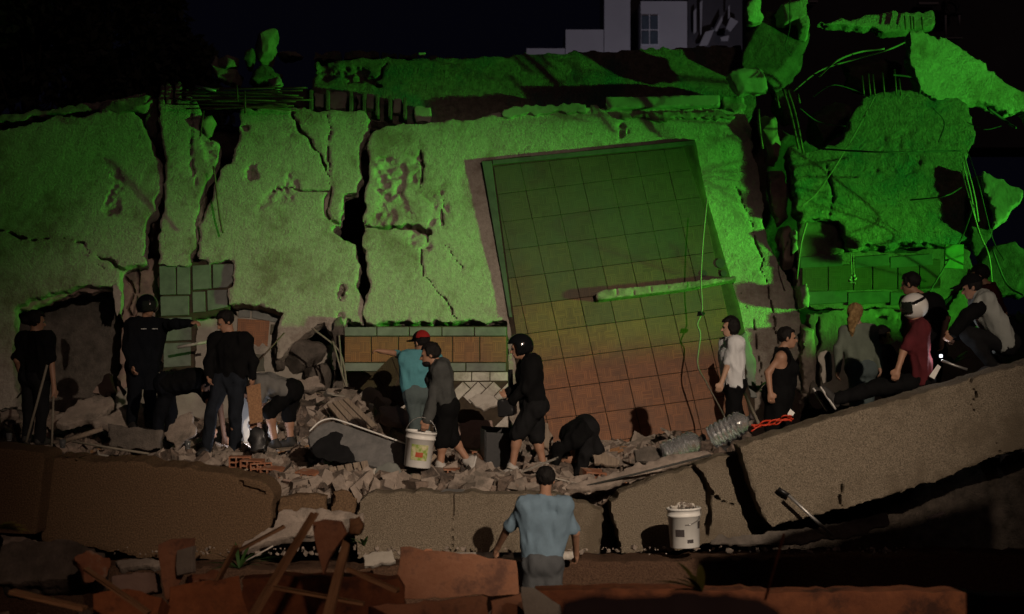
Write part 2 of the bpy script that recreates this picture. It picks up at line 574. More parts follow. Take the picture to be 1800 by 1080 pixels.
MAT['rust_paint'] = M('rust_paint', (0.24, 0.085, 0.038), (0.15, 0.052, 0.026), 7, 0.9, 0.5, 25, 0.02, 0.2, c3=(0.07, 0.03, 0.02), s3=3.0)
MAT['salmon_paint'] = M('salmon_paint', (0.44, 0.215, 0.125), (0.33, 0.15, 0.085), 9, 0.85, 0.5, 25, 0.02, 0.25, c3=(0.19, 0.095, 0.065), s3=4.5)
MAT['rebar'] = M('rebar', (0.20, 0.15, 0.11), (0.10, 0.07, 0.05), 20, 0.6, 0.3, 80, 0.004, 0.5, metal=0.6)
MAT['metal_grey'] = M('metal_grey', (0.45, 0.44, 0.42), (0.28, 0.27, 0.26), 12, 0.45, 0.1, 30, 0.005, 0.5, metal=0.7)
MAT['cable_pale'] = M('cable_pale', (0.26, 0.23, 0.18), None, 20, 0.6)
MAT['cable_dark'] = M('cable_dark', (0.05, 0.05, 0.045), None, 20, 0.6)
MAT['wood'] = M('wood', (0.36, 0.20, 0.10), (0.20, 0.10, 0.05), 5, 0.75, 0.4, 30, 0.006, 0.3, wscale=(9, 9, 1))
MAT['wood_grey'] = M('wood_grey', (0.30, 0.24, 0.18), (0.17, 0.13, 0.10), 5, 0.85, 0.4, 30, 0.006, 0.3, wscale=(9, 1, 9))
MAT['rubble'] = M('rubble', (0.30, 0.225, 0.18), (0.11, 0.09, 0.075), 9, 0.95, 0.9, 30, 0.03, 0.15, c3=(0.06, 0.05, 0.043), s3=2)
MAT['dirt'] = M('dirt', (0.085, 0.068, 0.055), (0.03, 0.025, 0.02), 7, 0.97, 0.9, 25, 0.04, 0.1)
MAT['asphalt'] = M('asphalt', (0.05, 0.045, 0.04), (0.03, 0.028, 0.025), 20, 0.9, 0.4, 60, 0.01)
MAT['white_plastic'] = M('white_plastic', (0.78, 0.77, 0.74), (0.66, 0.64, 0.60), 6, 0.4, 0.05, 30, 0.01, 0.5)
MAT['black_plastic'] = M('black_plastic', (0.012, 0.012, 0.013), (0.007, 0.007, 0.008), 10, 0.4, 0.1, 30, 0.01, 0.5)
MAT['fabric_grey'] = M('fabric_grey', (0.17, 0.165, 0.16), (0.10, 0.10, 0.098), 9, 0.95, 0.5, 90, 0.006)
MAT['paper'] = M('paper', (0.72, 0.70, 0.66), (0.6, 0.58, 0.55), 5, 0.8)
MAT['leaf'] = M('leaf', (0.055, 0.13, 0.03), (0.03, 0.07, 0.018), 9, 0.5, 0.1, 30, 0.01, 0.4)
MAT['leaf_dark'] = M('leaf_dark', (0.045, 0.05, 0.03), (0.03, 0.034, 0.02), 3, 0.6)
MAT['leaf_yellow'] = M('leaf_yellow', (0.28, 0.22, 0.03), (0.07, 0.12, 0.02), 7, 0.5)
MAT['bark'] = M('bark', (0.10, 0.075, 0.055), (0.05, 0.038, 0.028), 8, 0.95, 0.8, 20, 0.03)
MAT['far_wall'] = M('far_wall', (0.46, 0.46, 0.50), (0.40, 0.40, 0.44), 0.6, 0.9, 0.1, 5)
MAT['far_wall_dark'] = M('far_wall_dark', (0.10, 0.095, 0.11), (0.07, 0.068, 0.08), 0.6, 0.9, 0.1, 5)
MAT['far_white'] = M('far_white', (0.62, 0.62, 0.68), (0.5, 0.5, 0.55), 1.0, 0.8)
MAT['glass_dark'] = M('glass_dark', (0.10, 0.13, 0.16), (0.07, 0.09, 0.12), 2.0, 0.12, spec=0.8)

# ================================================================== THE SETTING
def ground_z(x, y):
    return 0.0


def rubble_h(x, y):
    """height of the rubble behind the fallen parapet"""
    z = 1.42 + 0.085 * np.minimum(y - 19.9, 2.3) - 0.07 * np.maximum(y - 22.2, 0) / (1 + np.exp(-(x + 2.0) * 3))
    z = z + 0.62 * np.exp(-(((x + 2.65) / 0.75) ** 2 + ((y - 24.6) / 0.8) ** 2))
    z = z + 0.28 * np.exp(-(((x + 1.7) / 0.6) ** 2 + ((y - 24.4) / 0.7) ** 2))
    z = z + 0.15 / (1 + np.exp((x + 3.0) * 2.0)) * np.clip((y - 22.5) / 3, 0, 1)
    z = z + 0.25 * np.exp(-(((x + 5.6) / 1.1) ** 2 + ((y - 25.0) / 0.8) ** 2))
    z = z + 0.45 / (1 + np.exp(-(x - 3.9) * 2.2)) + (0.55 + 0.55 / (1 + np.exp(-(y - 23.5) * 4))) / (1 + np.exp(-(x - 6.7) * 2.5))  # crest out of view on the far right, shaped to block low green light
    z = z - 0.12 / (1 + np.exp((x + 3.2) * 2.0))
    z = z + 0.09 * n2(x * 1.1, y * 1.1, 3, 3) + 0.07 * n2(x * 4, y * 4, 3, 8)
    return z


def rz_at(x, y):
    return float(rubble_h(np.array([x], dtype=np.float32), np.array([y], dtype=np.float32))[0])


# street level
xs = np.linspace(-1, 1, 41); gx, gy = np.meshgrid(np.sign(xs) * np.abs(xs) ** 2.2 * 700, np.linspace(0, 1, 41) ** 2.4 * 900 - 12, indexing='ij')
gv = np.stack([gx.ravel(), gy.ravel(), np.zeros(gx.size)], 1)
ii, jj = np.meshgrid(np.arange(40), np.arange(40), indexing='ij'); a = (ii * 41 + jj).ravel()
gq = np.stack([a, a + 41, a + 42, a + 1], 1)
tag(add('ground', np_mesh('ground', gv, gq), MAT['asphalt']), kind='structure')

# heap behind the parapet
ux = np.arange(-9.6, 9.6, 0.07); uy = np.arange(18.3, 29.5, 0.07)
TX, TY = np.meshgrid(ux, uy, indexing='ij')
TZ = rubble_h(TX.astype(np.float32), TY.astype(np.float32)) - 0.04
TZ[(TY < 19.8) & (TX < 6.4)] = 0.3; TZ[0, :] = 0.3; TZ[-1, :] = 0.3  # bank beyond the view brought forward to stop green light under the parapet
tv = np.stack([TX.ravel(), TY.ravel(), TZ.ravel()], 1)
nx, ny = TX.shape
ii, jj = np.meshgrid(np.arange(nx - 1), np.arange(ny - 1), indexing='ij'); a = (ii * ny + jj).ravel()
tq = np.stack([a, a + ny, a + ny + 1, a + 1], 1)
tag(add('rubble_ground', np_mesh('rubble_ground', tv, tq), MAT['dirt']), kind='structure')
# heap in the street in front
ux = np.arange(-6.0, 6.0, 0.08); uy = np.arange(11.2, 17.0, 0.08)
TX, TY = np.meshgrid(ux, uy, indexing='ij')
hz = 1.18 * np.exp(-((TY - 13.2) / 1.7) ** 4) * (0.85 + 0.15 * np.tanh((-TX + 0.5))) + 0.10 * n2(TX * 1.2, TY * 1.2, 3, 5) + 0.05 * n2(TX * 5, TY * 5, 3, 6) - 0.08
tv = np.stack([TX.ravel(), TY.ravel(), hz.ravel()], 1)
nx, ny = TX.shape
ii, jj = np.meshgrid(np.arange(nx - 1), np.arange(ny - 1), indexing='ij'); a = (ii * ny + jj).ravel()
tag(add('street_rubble_ground', np_mesh('street_rubble_ground', tv, np.stack([a, a + ny, a + ny + 1, a + 1], 1)), MAT['dirt']), kind='structure')

# ---- floor slab that the parapet lies on, its edge towards the street
fl = Plane(1300, 1000, 18.4)
o = slab('floor_slab_edge', [(-200, 985), (600, 992), (1000, 978), (1250, 975), (1480, 970), (1700, 968), (2000, 968), (2000, 1075), (-200, 1085)],
         Plane(900, 1010, 18.75, 2), 0.75, MAT['stipple_dark'], res=0.04, edge=0.02, relief=0.012, seed=31)
tag(o, 'long stippled brown floor edge under the fallen parapet, behind the man in blue', 'floor slab')
o = slab('ground_floor', [(-300, 1000), (2100, 1000), (2100, 1090), (-300, 1090)], Plane(900, 1040, 22.6, 0), 6.6, MAT['concrete_dark'], res=0.16, edge=0, relief=0.0, seed=3)
tag(o, kind='structure')

# curved concrete sheet in the dark on the right, below the leaning parapet
o = slab('broken_concrete_sheet', [(1238, 960), (1262, 942), (1400, 932), (1500, 914), (1560, 900), (1566, 922), (1500, 944), (1380, 960)],
         Plane(1400, 945, 18.75, 48), 0.045, MAT['concrete_dark'], res=0.024, edge=0.016, relief=0.006, seed=33)  # dark material stands in for the shade under the parapet
tag(o, 'thin grey concrete sheet with crumbled lip in the dark below the leaning parapet', 'concrete slab')

# ================================================================== COLLAPSED BUILDING: the big upright slabs
def WP(dD=0.0, tilt=14, yaw=0, px=900, py=400, roll=0):
    return Plane(px, py, 27.0 + dD, tilt, yaw, roll)


o = slab('fallen_wall_slab', [(-70, 255), (0, 238), (90, 215), (170, 203), (235, 198), (255, 215), (264, 245), (272, 268), (288, 292), (290, 335), (276, 362), (274, 382), (262, 392), (258, 432),
          (262, 468), (235, 472), (216, 482), (214, 560), (206, 540), (203, 508), (150, 508), (95, 520), (55, 530), (32, 545), (30, 640), (35, 720), (-70, 730)],
         WP(0.0, 14), 0.32, MAT['roughcast'], seed=101, edge=0.03, relief=0.014,
         cracks=[([(-20, 405), (40, 422), (80, 428), (120, 425), (150, 432), (165, 450), (190, 458), (215, 478)], 0.019, 0.2),
                 ([(165, 452), (175, 468), (185, 480)], 0.011, 0.1)],
         spalls=[([(200, 300), (222, 270), (222, 330), (205, 380), (190, 375)], 0.05)])
tag(o, 'wide roughcast wall slab at the far end, with a thin crack and a dark opening', 'wall')
LEFTWALL = o
# capping beam of that wall
o = slab('capping_beam', [(-70, 225), (0, 212), (100, 200), (170, 190), (262, 172), (270, 196), (180, 203), (90, 214), (0, 232), (-70, 246)], WP(0.15, 14), 0.5, MAT['concrete'], seed=103, edge=0.03, relief=0.02)
tag(o, 'dim concrete capping beam sloping over the wide roughcast wall', 'beam')

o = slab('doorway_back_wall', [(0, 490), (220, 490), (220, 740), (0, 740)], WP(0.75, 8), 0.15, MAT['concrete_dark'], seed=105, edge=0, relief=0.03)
tag(o, 'dark wall deep inside the black opening behind the officer', 'wall')
o = slab('broken_pier', [(204, 505), (215, 478), (240, 462), (275, 455), (290, 470), (288, 560), (290, 700), (205, 700), (215, 600), (218, 540)], WP(0.34, 12), 0.22, MAT['plaster_pink'], seed=107, edge=0.03, relief=0.03,
         cracks=[([(215, 480), (232, 500), (240, 520), (228, 545), (238, 580)], 0.024, 0.15), ([(250, 470), (246, 520), (238, 560)], 0.020, 0.15)])
tag(o, 'cracked pinkish plaster pier behind the pointing officer', 'pier')
o = slab('loose_plaster_flake', [(196, 500), (204, 500), (214, 516), (212, 545), (205, 560), (200, 530)], WP(-0.28, 14, 20), 0.05, MAT['roughcast'], seed=108, edge=0.01, relief=0.01, res=0.02)
tag(o, 'pale flake of plaster hanging at the edge of the black opening', 'plaster')
o = slab('lintel_strip', [(20, 545), (30, 530), (90, 512), (150, 500), (200, 498), (202, 512), (150, 516), (95, 530), (50, 548)], WP(0.12, 14), 0.18, MAT['plaster_pink'], seed=109, edge=0.03, relief=0.03)
tag(o, 'broken reddish lintel over the black opening', 'lintel')

o = slab('narrow_wall_strip', [(280, 186), (348, 182), (356, 205), (352, 235), (372, 250), (388, 258), (384, 292), (366, 325), (356, 352), (350, 385), (346, 420), (340, 470), (278, 472), (282, 400), (292, 372), (294, 320), (288, 270), (284, 230)],
         WP(0.0, 13, 2, px=330), 0.34, MAT['roughcast'], seed=111, edge=0.03, relief=0.02,
         cracks=[([(340, 190), (336, 260), (345, 330)], 0.016, 0.05), ([(352, 225), (362, 240), (372, 252)], 0.027, 0.12)],
         spalls=[([(356, 248), (388, 258), (384, 292), (362, 300)], 0.04)])
tag(o, 'narrow roughcast strip of wall standing between two black gaps', 'wall')

o = slab('cracked_wall_slab', [(424, 200), (470, 192), (538, 196), (560, 204), (600, 200), (640, 200), (652, 214), (644, 245), (634, 285), (640, 318), (630, 345), (606, 350), (602, 395), (585, 408), (604, 425),
          (628, 436), (636, 475), (628, 505), (640, 545), (640, 575), (612, 566), (604, 592), (590, 600), (572, 572), (530, 600), (500, 632), (486, 640), (490, 580), (498, 556), (476, 546), (440, 540), (406, 540), (402, 512), (413, 496),
          (412, 468), (400, 462), (370, 470), (352, 462), (352, 410), (376, 352), (388, 306), (408, 292), (418, 262)],
         WP(0.02, 14), 0.34, MAT['roughcast'], seed=113, edge=0.03, relief=0.015,
         cracks=[([(512, 200), (522, 225), (545, 250), (552, 268), (570, 290), (578, 320), (580, 348)], 0.022, 0.18), ([(575, 205), (586, 235), (580, 270), (580, 345)], 0.014, 0.12),
                 ([(478, 340), (500, 334), (540, 340), (578, 348)], 0.014, 0.1), ([(578, 348), (575, 380), (590, 400)], 0.041, 0.15)],
         spalls=[([(508, 230), (516, 230), (514, 352), (506, 352)], 0.035), ([(450, 345), (505, 338), (512, 360), (460, 370)], 0.025), ([(596, 495), (608, 495), (606, 560), (598, 560)], 0.2),
                 ([(424, 228), (436, 228), (436, 236), (424, 236)], 0.08), ([(438, 302), (452, 302), (452, 312), (438, 312)], 0.08)])
tag(o, 'cracked roughcast slab beside the narrow strip, with vertical scars', 'wall')
CSLAB = o

o = slab('great_wall_slab', [(656, 238), (676, 228), (735, 224), (790, 216), (850, 212), (880, 203), (960, 197), (1060, 196), (1300, 196), (1312, 215), (1318, 250), (1330, 300), (1338, 380), (1352, 440), (1372, 480), (1392, 515),
          (1402, 545), (1412, 600), (1418, 700), (1400, 760), (1300, 800), (900, 800), (892, 640), (890, 572), (760, 572), (642, 574), (640, 545), (652, 505), (646, 470), (638, 440), (640, 400), (643, 340), (648, 300), (643, 262)],
         WP(0.0, 14), 0.36, MAT['roughcast'], seed=115, edge=0.03, relief=0.014,
         cracks=[([(636, 404), (690, 406), (755, 411)], 0.030, 0.3), ([(742, 270), (744, 300), (740, 335)], 0.024, 0.15), ([(775, 345), (778, 375), (777, 398)], 0.016, 0.1),
                 ([(740, 440), (748, 490), (765, 510), (790, 545), (805, 560)], 0.014, 0.1), ([(750, 412), (752, 440), (785, 440), (800, 460), (815, 475)], 0.011, 0.08),
                 ([(1240, 400), (1262, 470), (1300, 520), (1322, 560), (1328, 600), (1335, 680)], 0.016, 0.14), ([(1325, 430), (1345, 500), (1360, 570), (1368, 640)], 0.016, 0.14),
                 ([(1290, 330), (1320, 400), (1338, 470), (1352, 540), (1362, 600)], 0.014, 0.1)],
         spalls=[([(655, 290), (700, 275), (735, 280), (735, 330), (690, 345), (655, 350)], 0.05), ([(655, 360), (700, 350), (720, 380), (690, 400), (650, 398)], 0.04),
                 ([(745, 350), (775, 345), (790, 380), (760, 400)], 0.035), ([(1080, 214), (1100, 212), (1102, 238), (1090, 240)], 0.08), ([(700, 425), (740, 415), (760, 440), (720, 450)], 0.03)])
tag(o, 'largest roughcast slab, carrying the tilted parquet floor panel', 'wall')
GREAT = o

# dark interior behind the gaps
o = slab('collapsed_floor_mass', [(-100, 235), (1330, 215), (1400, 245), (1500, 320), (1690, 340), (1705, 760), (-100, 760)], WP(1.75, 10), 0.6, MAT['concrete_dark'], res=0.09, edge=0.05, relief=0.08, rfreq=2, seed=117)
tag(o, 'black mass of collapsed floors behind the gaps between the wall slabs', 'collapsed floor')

# capping blocks on the great slab
o = slab('ledge_block', [(1063, 181), (1180, 178), (1262, 176), (1264, 196), (1180, 198), (1064, 202)], WP(-0.02, 14), 0.5, MAT['plaster_grey'], seed=121, edge=0.008, relief=0.006, res=0.025)
tag(o, 'long clean-edged green-lit ledge block on top of the largest slab', 'ledge')
o = slab('ledge_block', [(1266, 178), (1305, 178), (1312, 196), (1290, 206), (1266, 200)], WP(0.0, 14), 0.45, MAT['concrete'], seed=122, edge=0.03, relief=0.02, res=0.025)
tag(o, 'short crumbling end of the ledge beside the gap with bare rods', 'ledge')
o = slab('ledge_block', [(884, 203), (905, 196), (1028, 193), (1032, 208), (950, 211), (880, 214)], WP(0.0, 14), 0.48, MAT['plaster_grey'], seed=123, edge=0.012, relief=0.008, res=0.025)
tag(o, 'low ledge block with slanted end, over the parquet panel', 'ledge')
o = slab('ledge_block', [(1036, 193), (1048, 192), (1058, 204), (1040, 207)], WP(0.02, 14), 0.42, MAT['plaster_grey'], seed=124, edge=0.012, relief=0.01, res=0.022)
tag(o, 'small cracked bit of ledge between the two long ledge blocks', 'ledge')
o = slab('rubble_course', [(1085, 204), (1240, 200), (1300, 205), (1296, 214), (1180, 218), (1090, 216)], WP(-0.1, 14), 0.3, MAT['concrete'], seed=125, edge=0.05, relief=0.04, res=0.025)
tag(o, 'crumbled strip of mortar under the long ledge block', 'mortar')

# ---- upper slab behind
GP = Plane(930, 150, 27.9, 18)
o = slab('upper_floor_slab', [(552, 118), (600, 112), (740, 110), (860, 108), (1000, 100), (1200, 92), (1300, 86), (1318, 120), (1330, 190), (1310, 235), (1060, 240), (860, 240), (730, 230), (640, 225), (552, 200)],
         GP, 0.35, MAT['roughcast_dull'], seed=127, edge=0.03, relief=0.02, res=0.036,
         cracks=[([(680, 118), (672, 140), (660, 152), (668, 160)], 0.041, 0.2)], spalls=[([(560, 122), (655, 122), (660, 152), (562, 150)], 0.10)])
tag(o, 'long upper slab lying back behind the ledge, crossed by a forked shadow', 'floor slab')
UPPER = o
for i, (a_, b_, c_, d_, lab) in enumerate([
        ((556, 97), (600, 96), (602, 111), (552, 112), 'coping block at the corner of the upper slab, squarest of the coping row'),
        ((608, 97), (668, 97), (668, 110), (604, 111), 'longest coping block of the dim row on the upper slab'),
        ((672, 96), (697, 96), (698, 108), (670, 110), 'shortest coping block in the row on the upper slab'),
        ((701, 98), (735, 97), (736, 109), (700, 110), 'coping block next to the small post on the upper slab')]):
    o = slab('coping_block', [a_, b_, c_, d_], Plane(930, 110, 28.35, 12), 0.3, MAT['roughcast_dull'], seed=130 + i, edge=0.02, relief=0.012, res=0.025)
    tag(o, lab, 'coping', 'coping blocks on the upper slab')
o = slab('coping_block', [(750, 107), (850, 104), (928, 106), (930, 114), (845, 114), (750, 116)], Plane(930, 110, 28.32, 12), 0.3, MAT['roughcast_dull'], seed=135, edge=0.025, relief=0.015, res=0.025)
tag(o, 'low ragged coping between the small post and the grey far house', 'coping', 'coping blocks on the upper slab')
o = slab('coping_slab', [(966, 110), (985, 100), (1100, 96), (1195, 90), (1196, 100), (1130, 110), (1040, 115), (968, 118)], Plane(1080, 105, 28.1, 40), 0.14, MAT['tile_white'], seed=136, edge=0.012, relief=0.008, res=0.025)
tag(o, 'bright pale coping slab lying below the grey far house', 'coping')
o = slab('coping_slab', [(980, 99), (1100, 92), (1203, 86), (1203, 92), (1100, 98), (982, 106)], Plane(1080, 97, 28.4, 5), 0.2, MAT['roughcast_dull'], seed=137, edge=0.012, relief=0.008, res=0.025)
tag(o, 'darker green kerb just behind the bright pale coping slab', 'coping')
o = empty('small_post', P(742, 122, 28.05))
rod('stem', [P(742, 122, 28.05), P(742, 100, 28.05)], 0.018, MAT['metal_grey'], o)
add('cap', box_mesh('cap', 0.10, 0.06, 0.05), MAT['tile_white'], o, Matrix.Translation(P(742, 99, 28.05)))
tag(o, 'tiny pale post with a square cap on the upper slab', 'post')

# hollow blocks and joist ends between the cracked slab and the upper slab
BP = WP(0.15, 14)
for i, (x0, x1, y0, y1, lab) in enumerate([
        (553, 576, 168, 196, 'leftmost hollow block in the row over the cracked slab'), (580, 612, 168, 198, 'widest hollow block in the row over the cracked slab'),
        (626, 638, 172, 198, 'thinnest hollow block in the row over the cracked slab'), (642, 660, 170, 198, 'hollow block directly over the wide black gap'),
        (690, 708, 178, 205, 'tilted hollow block beside the wide black gap'), (730, 758, 192, 222, 'round-cornered block sunk at the end of the block row')]):
    p = BP.poly([(x0, y0), (x1, y0 + 2), (x1, y1), (x0, y1)])
    o = slab('hollow_block', [(x0, y0), (x1, y0 + 1), (x1 - 1, y1), (x0 + 1, y1 - 1)], BP, 0.28, MAT['plaster_grey'], seed=140 + i, edge=0.018, relief=0.012, res=0.022)
    tag(o, lab, 'block', 'hollow blocks over the cracked slab')
JO = ['first', 'second', 'third', 'fourth', 'fifth', 'sixth', 'seventh']
for i, x in enumerate((548, 577, 618, 641, 664, 686, 712)):
    y0 = 163 + max(0, x - 600) * 0.12
    o = slab('joist_end', [(x - 3, y0), (x + 4, y0), (x + 4, y0 + 38), (x - 3, y0 + 38)], WP(0.02, 14), 0.3, MAT['concrete_dark'], seed=150 + i, edge=0.01, relief=0.008, res=0.022)
    tag(o, JO[i] + ' dark upright joist end from the corner, between the hollow blocks', 'joist', 'joist ends over the cracked slab')
o = slab('crumbled_edge', [(335, 168), (420, 170), (550, 165), (700, 172), (760, 195), (840, 198), (845, 206), (770, 222), (720, 222), (640, 205), (560, 200), (430, 196), (335, 190)], WP(0.45, 20), 0.35, MAT['concrete_dark'], seed=159, edge=0.09, relief=0.08, res=0.03)
tag(o, 'crumbled dark slab edge with stones, running under the rebar bundle', 'concrete edge')

# bundle of bars on top
ob = empty('rebar_bundle', P(430, 180, 26.9))
rs = random.Random(5)
for i in range(16):
    y = 152 + i * 2.4 + rs.uniform(-2, 2)
    x0 = 305 + rs.uniform(-10, 60); x1 = 540 + rs.uniform(-60, 15)
    rod('bar', [P(x0, y + rs.uniform(-2, 6), 26.8 + rs.uniform(0, .35)), P((x0 + x1) / 2, y + rs.uniform(-1, 4), 26.8 + rs.uniform(0, .3)), P(x1, y + rs.uniform(-3, 8), 26.8 + rs.uniform(0, .4))], 0.012, MAT['rebar'], ob, 5, 4)
tag(ob, 'bundle of long loose reinforcing bars lying along the top of the wall', 'rebar')
o = rod('bare_pipe', [P(344, 152, 26.9), P(380, 160, 26.9)], 0.022, MAT['metal_grey'])
tag(o, 'short pale pipe end pointing out of the rebar bundle', 'pipe')

# stub columns with cloth-like mortar, over the narrow strip
for i, (x, y0, y1) in enumerate([(286, 150, 190), (297, 147, 192), (316, 146, 190), (330, 160, 195)]):
    o = slab('mortar_stub', [(x - 6, y0 + 6), (x - 2, y0), (x + 3, y0), (x + 7, y0 + 8), (x + 6, y1), (x - 6, y1)], WP(-0.05, 12), 0.14, MAT['concrete'], seed=160 + i, edge=0.03, relief=0.03, res=0.02)
    tag(o, ['squat', 'tallest', 'round-topped', 'lowest'][i] + ' mortar stub standing on top of the narrow wall strip', 'mortar', 'mortar stubs on the narrow strip')
for i, (pts, lab, cat, dd, mt) in enumerate([
        ([(447, 62), (455, 46), (470, 42), (486, 48), (490, 66), (486, 90), (480, 114), (462, 118), (450, 100), (444, 80)], 'tall rounded stump of column standing up against the night sky', 'column stump', 0.6, 'concrete'),
        ([(382, 102), (396, 92), (412, 94), (420, 104), (416, 122), (398, 124), (384, 118)], 'small pale boulder below the column stump', 'boulder', 0.6, 'concrete'),
        ([(356, 104), (376, 98), (392, 122), (420, 128), (438, 140), (430, 154), (404, 152), (380, 135)], 'slanting dark boulder left of the column stump', 'boulder', 0.7, 'concrete'),
        ([(432, 88), (444, 82), (450, 100), (444, 122), (434, 122)], 'thin upright rock leaning on the column stump', 'boulder', 0.5, 'concrete_dark'),
        ([(440, 118), (470, 116), (498, 128), (492, 150), (450, 156), (436, 146)], 'jumble of dark stone at the foot of the column stump', 'boulder', 0.55, 'concrete_dark'),
        ([(468, 140), (490, 138), (498, 146), (488, 160), (476, 156)], 'small leaf-shaped bright stone on the rebar bundle', 'stone', -0.05, 'plaster_grey'),
        ([(486, 94), (520, 92), (535, 100), (500, 108)], 'flat green-lit slab end on the skyline beside the column stump', 'concrete slab', 1.2, 'concrete'),
        ([(172, 184), (200, 172), (255, 166), (268, 172), (272, 200), (210, 205), (175, 200)], 'blocky broken beam end at the top of the wide wall', 'beam end', 0.0, 'concrete'),
        ([(258, 168), (276, 176), (282, 200), (276, 240), (270, 262), (258, 225)], 'loose split stone wedged in the top of the first black gap', 'stone', 0.12, 'concrete_dark'),
        ([(272, 268), (290, 262), (292, 320), (286, 372), (270, 380), (276, 330)], 'brown broken concrete edge inside the first black gap', 'concrete edge', 0.5, 'plaster_pink'),
        ([(268, 380), (288, 372), (290, 420), (288, 465), (266, 465)], 'lower brown concrete edge inside the first black gap', 'concrete edge', 0.5, 'plaster_pink'),
        ([(356, 200), (372, 196), (380, 215), (372, 240), (360, 246)], 'mossy lump of mortar at the head of the second black gap', 'mortar', 0.0, 'concrete'),
        ([(345, 400), (352, 372), (366, 330), (360, 380), (352, 462), (344, 462)], 'thin bright wall edge along the second black gap', 'wall edge', 0.1, 'roughcast')]):
    o = slab('broken_stone', pts, WP(dd, 10), 0.3, MAT[mt], seed=170 + i, edge=0.03, relief=0.03, res=0.022, facet=9)
    tag(o, lab, cat)
for i, pts in enumerate([[(375, 292), (380, 330), (386, 380), (392, 410)], [(358, 195), (352, 240)], [(430, 160), (431, 200)], [(416, 150), (418, 178)]]):
    o = rod('bent_rod', [P(x, y, 26.6) for x, y in pts], 0.016, MAT['rebar'], sub=4)
    tag(o, ['bent rod leaning in the second black gap', 'short rod hanging at the head of the second black gap', 'upright rod crossing the rebar bundle', 'thin wire standing on the rebar bundle'][i], 'rod')

# ---- right hand block and its surroundings
HP = WP(-0.26, 16, 2, px=1550)
o = slab('right_wall_block', [(1380, 266), (1392, 262), (1404, 262), (1414, 276), (1440, 266), (1468, 262), (1486, 232), (1500, 200), (1520, 178), (1545, 168), (1600, 166), (1620, 176), (1636, 184), (1678, 180), (1696, 190), (1704, 216), (1710, 240), (1702, 266),
          (1692, 290), (1702, 340), (1712, 400), (1704, 432), (1650, 436), (1600, 434), (1540, 440), (1500, 446), (1484, 442), (1470, 396), (1440, 392), (1404, 396), (1394, 360), (1386, 318)],
         HP, 0.4, MAT['roughcast_dull'], seed=201, edge=0.04, relief=0.022, rfreq=9, spalls=[([(1520, 250), (1600, 240), (1610, 300), (1540, 330)], 0.02)],
         cracks=[([(1450, 300), (1462, 350), (1450, 390)], 0.016, 0.1)])
tag(o, 'rough rounded wall block with bare rods on top, above the crouching group', 'wall')
o = slab('smooth_wall_panel', [(1404, 394), (1440, 392), (1470, 396), (1484, 442), (1480, 452), (1402, 460)], WP(-0.24, 14, 2, px=1450), 0.2, MAT['plaster_dimmed'], seed=203, edge=0.012, relief=0.006)
tag(o, 'small smooth plaster panel beneath the rounded wall block', 'wall')
MP = WP(-0.22, 14, 2, px=1550)
o = slab('skirted_floor_strip', [(1402, 452), (1484, 446), (1560, 444), (1650, 438), (1705, 436), (1712, 500), (1640, 540), (1560, 545), (1408, 545)], MP, 0.16, MAT['plaster_dimmed'], seed=205, edge=0.02, relief=0.008)  # darker plaster and tiles here dim the green light by colour
tag(o, 'strip of upturned wooden floor below the rounded wall block', 'floor slab')
STRIP = o
for k, (x0, x1) in enumerate([(1408, 1452), (1454, 1496), (1498, 1530), (1532, 1574), (1576, 1612), (1614, 1650)]):
    y0, y1 = 474 - (x0 - 1408) * 0.06, 514 - (x0 - 1408) * 0.02
    board('parquet_tile', [(x0, y0), (x1, y0 - 3), (x1, y1), (x0, y1 + 1)], MP, 0.02, MAT['parquet_worn_dim'], STRIP, 0.003, 0.085)
for k, (x0, x1) in enumerate([(1404, 1486), (1488, 1560), (1562, 1640)]):
    board('skirting', [(x0, 517 + (0 if k == 0 else 1)), (x1, 515), (x1, 535), (x0, 540)], MP, 0.03, MAT['border_dark'], STRIP, 0.003, 0.085)
for k, (x0, x1) in enumerate([(1404, 1478), (1500, 1560), (1562, 1636)]):
    board('border_tile', [(x0, 456), (x1, 452 - k), (x1, 471 - k), (x0, 475)], MP, 0.025, MAT['border_dark'], STRIP, 0.003, 0.085)
o = slab('lower_wall', [(1415, 552), (1500, 546), (1590, 540), (1600, 548), (1660, 545), (1720, 470), (1740, 560), (1720, 700), (1420, 720), (1422, 640)], WP(-0.35, 8, 4, px=1550), 0.3, MAT['plaster_dimmed'], seed=207, edge=0.04, relief=0.025,
         cracks=[([(1588, 550), (1586, 580), (1594, 610), (1588, 650)], 0.054, 0.25), ([(1432, 560), (1436, 600), (1428, 640), (1440, 700)], 0.041, 0.25)],
         spalls=[([(1530, 542), (1590, 540), (1590, 585), (1560, 575), (1535, 560)], 0.06)])
tag(o, 'grey broken wall behind the blonde woman, split by cracks', 'wall')
